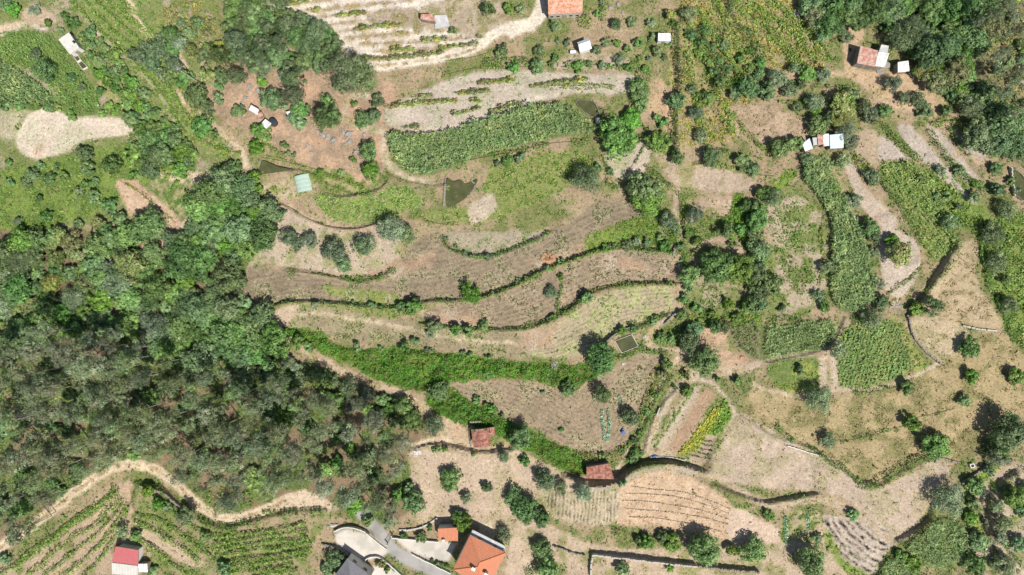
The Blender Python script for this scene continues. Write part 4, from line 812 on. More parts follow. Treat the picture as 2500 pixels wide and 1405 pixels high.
hedge([(1652,60),(1655,140),(1660,200),(1652,260),(1648,320),(1652,380)], 1.3, 2.3, HD, 'tall dark hedge running straight down the upper right', .05, 37)
hedge([(1700,70),(1720,120),(1750,170),(1785,215)], 2.2, 1.8, HD, 'broad dark shrub line through the yellow vines, left one', .1, 38)
hedge([(1750,70),(1765,100),(1775,130)], 1.8, 1.6, HD, 'short dark shrub line through the yellow vines', .1, 39)
hedge([(1775,0),(1795,60),(1830,105),(1862,145)], 2.4, 1.8, HD, 'broad dark shrub line through the yellow vines, right one', .1, 40)
hedge([(1815,190),(1840,215),(1875,235)], 1.6, 1.4, HG, 'shrub line above the dry pinkish plot', .1, 41)
hedge([(1770,245),(1800,300),(1850,350),(1900,375)], 1.2, 1.0, HY, 'hedge bordering the dry pinkish plot', .2, 42)
hedge([(2155,305),(2180,335),(2220,370),(2250,395)], 1.4, 1.2, HG, 'vine hedge left of the first grey tilled strip', .1, 43, name='vine_row', cat='vine row', group='vine rows between the grey strips')
hedge([(2262,320),(2300,370),(2330,405),(2370,440),(2400,470)], 1.3, 1.2, HG, 'vine hedge between first and second grey tilled strips', .1, 44, name='vine_row', cat='vine row', group='vine rows between the grey strips')
hedge([(2312,312),(2340,350),(2365,385)], 1.1, 1.1, HG, 'vine hedge between second and third grey tilled strips', .1, 45, name='vine_row', cat='vine row', group='vine rows between the grey strips')
hedge([(2330,305),(2370,325),(2410,365),(2430,385)], 1.8, 1.2, HY, 'lime green vine hedge right of the third grey tilled strip', .05, 46, name='vine_row', cat='vine row', group='vine rows between the grey strips')
hedge([(2090,380),(2120,410),(2140,430)], 2.2, 1.1, HY, 'bright hedge left of the grey tilled triangle', .05, 47)
hedge([(2140,420),(2180,480),(2230,560),(2250,600)], 1.6, 1.2, HG, 'vine hedge along the left of the pale crop field', .05, 48)
hedge([(2300,545),(2325,590),(2318,620)], 1.6, 1.4, HG, 'thick hedge at the lower end of the pale crop field', .05, 49)
hedge([(2165,720),(2200,690),(2240,665),(2255,640)], .9, .6, HY, 'low green bank under the teardrop plot', .1, 50)
hedge([(2230,755),(2270,700),(2320,635)], 1.0, .8, HG, 'dark hedge with a long shadow beside the dry grass field', .1, 51)
hedge([(2400,570),(2395,640),(2420,720),(2450,780),(2480,820)], 2.0, 1.8, HG, 'tall hedge on the bank right of the dry grass field', .1, 52)
hedge([(2015,480),(2005,560),(2010,640),(2000,700)], .7, .6, HY, 'thin hedge along the left of the tall corn strip', .35, 53)
hedge([(1890,1040),(1960,1085),(2010,1115),(2060,1150),(2090,1180)], 1.3, 1.0, HG, 'hedge below the golden slope, left part', .2, 54)
hedge([(2090,1180),(2130,1185),(2190,1150),(2250,1120),(2290,1100)], 2.0, 1.6, HG, 'thick hedge below the golden slope, right part', .05, 55)
hedge([(2050,1080),(2120,1065),(2170,1050),(2210,1040)], .8, .7, HG, 'thin hedge across the golden slope below the round chestnut', .3, 56)
hedge([(2230,1022),(2290,1008),(2330,998)], .6, .6, HG, 'thin hedge across the golden slope right of the round chestnut', .3, 57)
hedge([(2080,958),(2140,955),(2190,945)], 1.2, .8, HG, 'hedge below the green vegetable field', .15, 58)
hedge([(1280,1395),(1330,1385),(1380,1395)], 2.2, 1.6, HG, 'hedge touching the bottom edge left of the long stone wall', .1, 59)
hedge([(1490,1300),(1560,1310),(1620,1320)], 2.0, 1.3, HY, 'bushy hedge below the straw ridged field', .2, 60)
hedge([(640,1250),(700,1248),(800,1244)], 1.2, 1.0, HG, 'hedge on the inner side of the sand road', .05, 61)
hedge([(330,1180),(390,1195),(440,1235),(490,1270),(560,1288),(640,1268)], 1.2, .9, HG, 'hedge on the terrace below the sand road', .05, 62)
hedge([(1425,10),(1432,45),(1428,75)], 2.8, 1.8, HY, 'tall green thicket right of the stone house', .05, 63)
hedge([(1463,0),(1468,30),(1468,55)], 1.2, 1.3, HG, 'narrow green hedge right of the stone house thicket', .1, 64)
hedge([(1370,165),(1430,160),(1520,162),(1560,160)], 1.6, 1.1, HG, 'hedge above the grey vineyard', .2, 65)
hedge([(1330,212),(1400,210),(1470,212),(1520,230)], 1.1, .9, HY, 'lime hedge curving over the pointed pond', .15, 66)
hedge([(1180,150),(1250,150),(1330,155)], 1.6, 1.0, HG, 'hedge below the white gravel track', .3, 67)
hedge([(1565,170),(1575,210),(1560,260),(1545,300)], 2.4, 2.0, HG, 'tall hedge at the right end of the grey vineyard', .05, 68)
hedge([(1845,490),(1848,540),(1852,600)], 1.4, 2.4, HD, 'tall dark hedge along the right edge of the parcel', .0, 69)
hedge([(480,330),(530,360),(590,375)], 1.4, .9, HY, 'lime hedge below the dirt track', .2, 70)
hedge([(612,320),(640,345),(680,370),(720,385)], 1.0, .7, HY, 'lime hedge under the small tin huts', .2, 71)
hedge([(640,385),(700,395),(760,410),(830,435)], .9, .6, HY, 'weedy hedge above the dark triangular pond', .2, 72)
hedge([(1870,790),(1880,785),(1960,780)], 1.4, .8, HG, 'hedge above the low corn field', .2, 73)

hedge([(1468,380),(1482,415),(1478,445),(1500,462)], .8, .7, HG, 'thin hedge left of the huge bright tree', .2, 74)
hedge([(1570,300),(1575,345),(1560,380),(1530,425)], .8, .7, HG, 'thin hedge below the tall hedge of the grey vineyard', .3, 75)
hedge([(1690,330),(1730,360),(1790,372),(1850,385)], .9, .8, HG, 'ragged hedge below the yellow vines', .3, 76)
hedge([(1690,402),(1760,400),(1840,425),(1890,430)], .7, .6, HY, 'thin hedge across the dry ground above the parcel', .4, 77)
hedge([(1860,205),(1920,200),(1990,215),(2060,212)], 1.0, .9, HG, 'hedge below the dirt path to the ruined farm', .2, 78)
hedge([(1890,245),(1960,262),(2010,290)], 1.0, .8, HY, 'hedge above the dry pinkish plot', .25, 79)
hedge([(2425,1175),(2418,1230),(2440,1310),(2490,1385)], 1.0, .9, HG, 'hedge on the curved terrace at the lower right', .2, 80)
hedge([(2375,1195),(2395,1250),(2420,1320),(2440,1370)], .7, .6, HG, 'thin hedge beside the terrace path at the lower right', .3, 81)
hedge([(2460,1170),(2490,1150),(2500,1145)], 1.2, 1.0, HG, 'short hedge at the right edge above the curved terraces', .1, 82)
hedge([(1090,150),(1160,140),(1220,120)], .7, .5, HY, 'weedy edge under the white gravel track', .3, 83)
hedge([(1080,185),(1180,165),(1290,165)], .9, .6, HY, 'weedy edge above the grey vineyard', .3, 84)
hedge([(290,440),(340,470),(400,520),(430,545)], .7, .5, HY, 'weedy line across the bare orange earth', .4, 85)
hedge([(2270,300),(2320,296),(2370,300)], 1.2, .8, HY, 'lime hedge along the top of the grey strips', .2, 86)
def vrow(pts, label, group, wd=.9, h=1.1, cols=VINE, gaps=.15, seed=0, dens=15):
    o = strip('vine_row', pts, wd, h, dens, .36, cols, 0, seed+40, .45)
    if o: tag(o, label, 'vine row', group)
def crown_mesh(name, R, ht, z0, nc, nl, leaf, cols, seed, asp=.62, clump=.34, spread=1.0, drop=0.0, lowest=-.35, open_=0.0):
    """leaf clumps spread over and through an uneven crown; R radius, ht height of the crown, z0 its underside"""
    r = np.random.default_rng(seed); D = rand_dir(r, nc*3); D = D[D[:, 2] > lowest][:nc]; nc = len(D)
    lob = 1+.26*np.sin(D[:, 0]*3.1+seed)*np.cos(D[:, 1]*2.7+seed*1.7)+.14*r.normal(size=nc)
    rad = np.where(r.random(nc) < .25, r.uniform(.25, .7, nc), r.uniform(.72, .92, nc))*lob
    cc = D*rad[:, None]*np.array([R, R, ht/2]); cc[:, 2] += z0+ht/2
    rc = R*clump*np.exp(r.normal(0, .22, nc)); ccol = pick_cols(r, nc, cols, .16)
    k = np.repeat(np.arange(nc), nl); n = len(k); d = rand_dir(r, n); d[:, 2] = np.abs(d[:, 2])*1.1-.25; d = unit(d)
    C = cc[k]+d*(rc[k]*r.uniform(.55, 1.1, n)*spread)[:, None]*np.array([1, 1, .75])
    C[:, 2] -= drop*r.random(n)
    Nn = unit(d*1.0+D[k]*.25+np.array([0, 0, .25])+r.normal(0, .3, (n, 3))); A = unit(np.cross(Nn, rand_dir(r, n)))
    sz = leaf*np.exp(r.normal(0, .25, n)); c = ccol[k]*(1+.16*r.normal(size=(n, 1)))
    return leaf_mesh(name, leaf_quads(C, A, Nn, sz, sz*asp), np.clip(c, .008, .8), LEAF)

def trunk_mesh(R, ht, z0, seed, mat, thick=.07, limbs=5):
    r = random.Random(seed); m = MB(); rt = max(.05, R*thick); top = z0+ht*.55
    m.tube([(0, 0, -.5), (r.uniform(-.06, .06)*R, r.uniform(-.06, .06)*R, z0*.6), (r.uniform(-.1, .1)*R, r.uniform(-.1, .1)*R, top)], [rt*1.25, rt, rt*.35], 7)
    for i in range(limbs):
        a = 6.283*(i+r.random()*.6)/limbs; zb = z0*.55+(top-z0*.55)*r.uniform(.1, .6)
        m.tube([(0, 0, zb), (math.cos(a)*R*.35, math.sin(a)*R*.35, zb+ht*.2), (math.cos(a)*R*.75, math.sin(a)*R*.75, zb+ht*r.uniform(.25, .5))], [rt*.5, rt*.3, rt*.1], 5)
    return m.mesh('trunk', mat)

VLIB = {}; VCOUNT = {}
CARD = 'first second third fourth fifth sixth seventh eighth ninth tenth eleventh twelfth thirteenth fourteenth fifteenth sixteenth seventeenth eighteenth nineteenth twentieth'.split()
CARD += ['twenty-'+c for c in CARD[:9]]+['thirtieth']+['thirty-'+c for c in CARD[:9]]+['fortieth']+['forty-'+c for c in CARD[:9]]
def vines(pts, label, group, cols, keep, seed, every=1.15):
    r = random.Random(seed); P = world_pts(curve(pts, 5)); d = np.diff(P, axis=0); L = np.hypot(d[:, 0], d[:, 1]); cum = np.concatenate([[0], np.cumsum(L)])
    n = int(cum[-1]/every); nz = fbm(np.arange(n)*every, np.zeros(n)+seed, 6.0, seed, 2)
    for i in range(n):
        if nz[i] < 1-keep-.05+.1*r.random(): continue
        s = (i+.5)*every; k = max(0, min(int(np.searchsorted(cum, s))-1, len(L)-1)); x, y = P[k]+d[k]*(s-cum[k])/L[k]
        key = r.randrange(6)
        if key not in VLIB: VLIB[key] = (crown_mesh('foliage', .75, .8, .3, 13, 13, .34, cols, 700+key, .72, .42), trunk_mesh(.6, .7, .4, key, M['bark'], .06, 2))
        root = link('vine', None); root.location = (x, y, float(zat(x, y))); root.rotation_euler = (0, 0, math.atan2(d[k, 1], d[k, 0])); q = r.uniform(.7, 1.25); root.scale = (q*1.25, q*.75, q)
        link('foliage', VLIB[key][0], root); link('stem', VLIB[key][1], root); c_ = VCOUNT[label] = VCOUNT.get(label, 0)+1; tag(root, 'vine, '+CARD[c_-1]+' from left, '+label, 'vine', group)
ORD = ['first','second','third','fourth','fifth','sixth','seventh','eighth','ninth','tenth','eleventh','twelfth']
for i, q in enumerate(WR):
    vines(q, '%s row from the top on the white terraces' % ORD[i], 'vines of the white terraces', VINY, .5, 100+i, 1.5)
for i, q in enumerate(GR): vines(q, '%s row from the top in the grey vineyard' % ORD[i], 'vines of the grey vineyard', VINY, .5, 120+i)
SR = [[(175,0),(240,70),(300,120),(350,170),(395,225),(430,285),(455,325)],[(205,0),(265,60),(320,110),(372,165),(420,220),(455,275),(480,325)],[(235,0),(290,50),(340,95),(395,155),(440,215),(480,280),(505,335)],[(265,0),(312,40),(365,90),(415,150)],[(295,0),(335,35),(390,95)]]
for i, q in enumerate(SR): vrow(q, ORD[i]+' vine row from the left on the steep upper left strip', 'vine rows on the upper left strip', 1.2, .9, VINE, 0.05, 140+i, 20)
UR = [[(1790,0),(1850,50),(1910,110),(1960,165)],[(1830,0),(1890,50),(1950,100),(2000,155)],[(1870,0),(1930,45),(1990,95),(2030,150)],[(1740,0),(1770,60),(1810,130),(1850,190)],[(1700,20),(1740,90),(1790,160),(1830,225)],[(1680,60),(1715,130),(1745,210),(1775,280),(1785,330)],[(1668,120),(1688,200),(1708,280),(1725,335)]]
for i, q in enumerate(UR): vrow(q, ORD[i]+' leafy vine row counted on the overgrown upper right terraces', 'vine rows of the overgrown upper right terraces', 2.2, 1.3, VINE+[(0.23,0.25,0.06)], 0, 260+i, 18)
BL = [[(40,1385),(130,1312),(210,1250),(290,1192)],[(0,1405),(110,1330),(200,1262),(285,1200)],[(70,1402),(160,1330),(230,1278),(295,1215)],[(110,1405),(190,1340),(255,1285),(300,1230)],[(160,1405),(220,1350),(280,1290),(312,1230)],[(205,1405),(260,1345),(300,1290)]]
for i, q in enumerate(BL): vrow(q, ORD[i]+' vine row from the sand road in the lower left vineyard', 'vine rows of the lower left vineyard', (2.0,1.5,1.6,1.2,1.5,1.3)[i], 1.1, VINE, .0, 160+i)
BM = [[(335,1255),(400,1275),(450,1310),(500,1345),(530,1370)],[(330,1275),(390,1300),(440,1330),(490,1375)],[(335,1310),(380,1335),(420,1370),(460,1405)],[(370,1205),(420,1240),(460,1275),(520,1310)],
      [(520,1310),(600,1300),(680,1290),(750,1275)],[(525,1325),(610,1314),(690,1303),(755,1292)],[(530,1340),(620,1328),(700,1317),(755,1308)],[(535,1355),(620,1343),(700,1332),(760,1322)],[(540,1370),(625,1358),(710,1347),(765,1336)],[(545,1385),(630,1373),(715,1362),(750,1356)],[(550,1400),(640,1388),(720,1378)],[(620,1405),(680,1398),(730,1392)]]
for i, q in enumerate(BM): vrow(q, ('%s slanting vine row from the right in the green vineyard' % ORD[i]) if i < 4 else ('%s level vine row from the top in the green vineyard' % ORD[i-4]), 'vine rows of the green vineyard', 1.3, 1.3, VINE, 0, 180+i, 18)
# garden rows of dark plants, cabbages
for i in range(5):
    t = i/4; a = (1706-t*22, 1070+t*42); b = (1742-t*6, 1080+t*42)
    o = strip('vegetable_row', [a, ((a[0]+b[0])/2, (a[1]+b[1])/2+2), b], .5, .45, 26, .3, HD, .15, 220+i, .3)
    if o: tag(o, ORD[i]+' short dark vegetable row from the top of the bed', 'vegetable row', 'short dark rows in the garden corner')
CAB = [(0.25,0.33,0.31),(0.32,0.41,0.39),(0.2,0.27,0.24),(0.12,0.17,0.10)]
for i, (q, l) in enumerate([([(1472,1000),(1470,1040),(1473,1076)],'bluish cabbage row in the tan field, left one of two'),([(1484,998),(1484,1040),(1482,1078)],'bluish cabbage row in the tan field, right one of two'),
        ([(1918,1258),(1920,1295),(1923,1330)],'pale blue cabbage row, left one in the kitchen garden'),([(1968,1250),(1970,1270),(1971,1290)],'pale blue cabbage row, right one in the kitchen garden'),
        ([(1512,965),(1520,985)],'short grey green vegetable row beside the round tree')]):
    o = strip('cabbage_row', q, .95, .35, 26, .34, CAB, .1, 240+i, .25)
    if o: tag(o, l, 'cabbage row', 'cabbage rows')

# ---------------------------------------------------------------- trees
SPECIES = {  # colours, leaf size, crown height / R, clear stem / R, aspect, clump size, leaves per clump factor, names
 'o': dict(cols=[(0.105,0.165,0.055),(0.14,0.195,0.07),(0.08,0.13,0.042)], leaf=.40, ht=1.35, z0=.22, asp=.66, clump=.26, name='broadleaf_tree', cat='tree', word='dark green broadleaf tree', bark='bark'),
 'b': dict(cols=[(0.12,0.19,0.045),(0.15,0.225,0.055),(0.09,0.15,0.035)], leaf=.44, ht=1.25, z0=.22, asp=.66, clump=.27, name='broadleaf_tree', cat='tree', word='bright green leafy tree', bark='bark'),
 'g': dict(cols=[(0.145,0.17,0.105),(0.11,0.135,0.08),(0.19,0.215,0.14)], leaf=.30, ht=1.25, z0=.28, asp=.5, clump=.27, name='olive_tree', cat='olive tree', word='grey green olive tree', bark='bark'),
 'p': dict(cols=[(0.10,0.135,0.06),(0.14,0.165,0.08),(0.075,0.105,0.045)], leaf=.42, ht=2.3, z0=1.3, asp=.28, clump=.27, name='pine_tree', cat='pine tree', word='dark pine tree', bark='bark'),
 'e': dict(cols=[(0.145,0.165,0.085),(0.12,0.14,0.07),(0.21,0.205,0.115),(0.175,0.205,0.14)], leaf=.46, ht=3.2, z0=4.0, asp=.30, clump=.33, name='eucalyptus_tree', cat='eucalyptus', word='slender eucalyptus tree', bark='pale_bark'),
 'c': dict(cols=[(0.065,0.11,0.025),(0.085,0.135,0.03)], leaf=.32, ht=1.7, z0=.3, asp=.66, clump=.27, name='citrus_tree', cat='tree', word='compact round dark green tree', bark='bark'),
 'y': dict(cols=[(0.20,0.215,0.07),(0.25,0.25,0.085),(0.15,0.18,0.05)], leaf=.40, ht=1.4, z0=.3, asp=.6, clump=.27, name='broadleaf_tree', cat='tree', word='yellowish green tree', bark='bark'),
}
CLASSES = {'o': [(.9, 18, 28), (1.6, 34, 34), (2.6, 60, 38), (3.8, 92, 42)]}
LIB = {}
def lib(sp, cls, var):
    key = (sp, cls, var)
    if key in LIB: return LIB[key]
    S = SPECIES[sp]; R, nc, nl = CLASSES['o'][cls]; sd = hash((sp == 'o', ord(sp), cls, var)) % 9973+ord(sp)*31+cls*7+var
    lf = S['leaf']*(1, 1, 1.08, 1.15)[cls]
    if sp in 'ge': nl = int(nl*(1.25 if sp == 'g' else 1.0))
    if sp == 'p': nl = int(nl*1.3)
    if sp == 'e': nc = int(nc*.8); nl = int(nl*.95)
    cr = crown_mesh('crown', R*.97, R*S['ht'], R*S['z0'], nc, nl, lf, S['cols'], sd, S['asp'], S['clump'], lowest=-.55 if sp != 'e' else -.8, drop=.3 if sp == 'e' else 0)
    tr = trunk_mesh(R, R*S['ht'], R*S['z0'], sd, M[S['bark']], .07 if sp not in 'e' else .05, 5 if cls > 0 else 3)
    LIB[key] = (R, cr, tr); return LIB[key]

def nearest_cls(rm): return int(np.argmin([abs(math.log(rm/c[0])) for c in CLASSES['o']]))
TREES = []
def tree(px, py, rp, sp, label=None, group=None, rot=None):
    """one tree whose crown is seen at (px, py) with a radius of rp hundredth-decametres"""
    S = SPECIES[sp]; rm = rp/10.0; shrub = rm < 1.05 and sp in 'obgyc'
    cls = nearest_cls(rm); R, cr, tr = lib(sp, cls, random.randrange(4 if cls else 3)); s = rm/R
    up = rm*(S['z0']+S['ht']*.55); x, y, z = at(px, py, up)
    rz = random.uniform(0, 6.283) if rot is None else rot; sc_ = (s*random.uniform(.92, 1.08), s*random.uniform(.92, 1.08), s*random.uniform(.88, 1.15))
    nm = 'shrub' if shrub else S['name']
    if group and nm == 'broadleaf_tree': nm = 'oak_tree' if 'wood' in group else 'bush' if 'bush' in group else nm
    root = bpy.data.objects.new(nm, None); COL.objects.link(root); root.empty_display_size = .3
    root.location = (x, y, z); root.rotation_euler = (0, 0, rz); root.scale = sc_
    link('foliage' if shrub else 'crown', cr, root); link('stem' if shrub else 'trunk', tr, root)
    TREES.append((root, px, py, rp, sp, label, group, shrub)); return root

def fill(pts, n, rmin, rmax, mix, label, group, mind=.62, holes=(), seed=0, pow_=1.0):
    """trees of a wood: crowns seen inside the outline, kept apart"""
    r = random.Random(seed); P = closed(pts, 3); lo = P.min(0); hi = P.max(0); got = []
    for _ in range(n*60):
        if len(got) >= n: break
        x = r.uniform(lo[0], hi[0]); y = r.uniform(lo[1], hi[1]); rr = rmin+(rmax-rmin)*r.random()**pow_
        if not inside(np.array(x), np.array(y), P) or any(inside(np.array(x), np.array(y), np.array(h, float)) for h in holes): continue
        if any((x-a)**2+(y-b)**2 < (mind*(rr+c))**2 for a, b, c in got): continue
        got.append((x, y, rr)); sp = r.choice(mix)
        tree(x, y, rr, sp, label if isinstance(label, str) else label[sp], group)

OAKW = dict(g='x', y='x', o='dark broadleaf crown packed into the wood left of the parcel', b='bright broadleaf crown packed into the wood left of the parcel')
clear = [[(350,575),(425,560),(440,645),(385,660),(350,630)], [(510,645),(548,640),(556,680),(535,712),(505,706)], [(258,738),(300,710),(300,760),(262,800)]]
fill([(0,610),(110,575),(230,590),(240,535),(335,525),(380,560),(350,640),(420,690),(480,740),(420,860),(350,820),(200,800),(0,840)], 85, 15, 38, 'ooobogy', OAKW, 'trees of the wood left of the parcel', .55, clear, 1)
fill([(430,600),(500,470),(560,440),(640,490),(662,540),(640,590),(585,640),(560,690),(545,600),(470,700),(420,650)], 36, 20, 38, 'ooob', OAKW, 'trees of the wood left of the parcel', .52, clear, 2)
fill([(440,740),(520,715),(590,740),(612,800),(700,850),(640,860),(560,880),(470,890),(400,870)], 34, 20, 38, 'ooo', OAKW, 'trees of the wood left of the parcel', .52, clear, 3)
fill([(375,520),(405,560),(430,600),(380,640),(360,600)], 6, 18, 28, 'o', OAKW, 'trees of the wood left of the parcel', .6, (), 4)
fill([(0,845),(200,810),(350,830),(430,900),(560,910),(650,930),(760,970),(880,1010),(960,1040),(985,1090),(975,1130),(1010,1200),(995,1265),(900,1285),(850,1230),(760,1195),(660,1205),(590,1235),(500,1225),(445,1165),(370,1125),(290,1120),(180,1185),(0,1300)],
     215, 12, 28, 'eeeeeeeob', dict(b='x', e='tall grey green eucalyptus in the big wood above the sand road', o='dark broadleaf tree among the eucalyptus in the big wood'), 'trees of the eucalyptus wood', .62, (), 5)
fill([(560,890),(660,868),(790,920),(880,955),(960,980),(1010,1010),(1010,1050),(960,1030),(860,1000),(740,960),(640,925)], 24, 14, 25, 'bog', dict(o='dark low tree on the edge of the eucalyptus wood', b='bright low tree on the edge of the eucalyptus wood', g='grey green low tree on the edge of the eucalyptus wood'), 'low trees along the wood edge', .75, (), 51)
fill([(555,90),(570,20),(650,-10),(720,30),(780,60),(820,100),(815,140),(790,170),(740,165),(690,150),(640,160),(600,130)], 62, 13, 28, 'ppppo', dict(p='tall dark pine packed into the pine wood at the top', o='rounded green tree among the pines at the top'), 'trees of the pine wood', .58, (), 6)
fill([(570,95),(600,130),(640,165),(620,175),(560,130)], 8, 14, 22, 'p', 'tall dark pine packed into the pine wood at the top', 'trees of the pine wood', .6, (), 61)
fill([(1990,-20),(2380,-20),(2410,90),(2370,180),(2420,225),(2490,280),(2510,350),(2440,365),(2375,310),(2335,240),(2290,215),(2255,160),(2225,110),(2150,60),(2090,55),(2040,65),(1990,50)],
     82, 15, 44, 'ooobogy', dict(g='x', y='x', o='dark oak crown in the wood at the upper right', b='lighter green crown in the wood at the upper right'), 'trees of the upper right wood', .55, (), 7)
fill([(2390,0),(2500,-10),(2510,300),(2460,250),(2400,120)], 20, 12, 24, 'geb', dict(g='grey green scrubby tree on the upper right rocky slope', e='slender grey tree on the upper right rocky slope', b='light green scrubby tree on the upper right rocky slope'), 'scrubby trees on the upper right slope', .8, (), 8)
fill([(200,90),(235,85),(330,200),(400,290),(420,330),(360,330),(300,250),(245,190)], 34, 10, 19, 'bbo', dict(b='bright leafy bush on the slope below the white hut', o='darker bush on the slope below the white hut'), 'bushes below the white hut', .75, (), 9)
fill([(320,120),(420,80),(440,130),(420,190),(330,150)], 12, 14, 26, 'og', dict(o='dark tree in the clump right of the upper left strip', g='grey green tree in the clump right of the upper left strip'), 'clump right of the upper left strip', .7, (), 10)
fill([(325,340),(430,335),(470,380),(440,420),(340,410)], 20, 12, 26, 'bob', dict(b='bright bush right of the boot shaped plot', o='darker bush right of the boot shaped plot'), 'bushes right of the boot shaped plot', .75, (), 11)
fill([(1855,500),(1862,620),(1858,740),(1838,720),(1840,600),(1838,520)], 17, 15, 26, 'ooob', dict(o='dark tree in the line along the right edge of the parcel', b='bright tree in the line along the right edge of the parcel'), 'trees along the right edge of the parcel', .62, (), 12)
fill([(1690,60),(1800,110),(1870,150),(1870,240),(1800,240),(1700,130)], 20, 9, 17, 'oob', dict(o='dark shrub among the yellow vines at the top right', b='bright shrub among the yellow vines at the top right'), 'shrubs among the yellow vines', .9, (), 13)
fill([(2000,460),(2400,400),(2500,460),(2400,560),(2300,520),(2200,440)], 14, 9, 16, 'gob', dict(g='small grey tree between the tilled strips and the right edge', o='small dark tree between the tilled strips and the right edge', b='small bright tree between the tilled strips and the right edge'), 'small trees right of the tilled strips', 1.2, (), 14)
fill([(2330,1180),(2500,1140),(2500,1400),(2380,1400),(2400,1280)], 12, 10, 20, 'bog', dict(b='bright tree on the terraces at the lower right corner', o='dark tree on the terraces at the lower right corner', g='grey green tree on the terraces at the lower right corner'), 'trees on the lower right terraces', 1.1, (), 15)
fill([(1330,100),(1620,90),(1640,160),(1560,170),(1340,165)], 22, 7, 14, 'bgo', dict(b='bright shrub on the slope below the two white sheds', g='grey shrub on the slope below the two white sheds', o='dark shrub on the slope below the two white sheds'), 'shrubs below the white sheds', 1.1, [[(1400,90),(1450,90),(1450,130),(1400,130)]], 16)
fill([(440,30),(560,130),(540,220),(470,160)], 12, 9, 18, 'oyo', dict(o='dark shrub beside the sandy footpath near the top', y='yellowish broom shrub beside the sandy footpath near the top'), 'shrubs beside the sandy footpath', .9, (), 17)
fill([(0,400),(200,380),(230,470),(0,470)], 8, 7, 14, 'o', 'dark shrub in the rough green meadow', 'shrubs in the rough green meadow', 1.4, (), 18)
fill([(1900,170),(2060,190),(2080,290),(2000,320),(1920,270)], 12, 12, 22, 'gbg', dict(g='grey green tree on the slope above the tin sheds', b='bright tree on the slope above the tin sheds'), 'trees above the tin sheds', .85, (), 19)

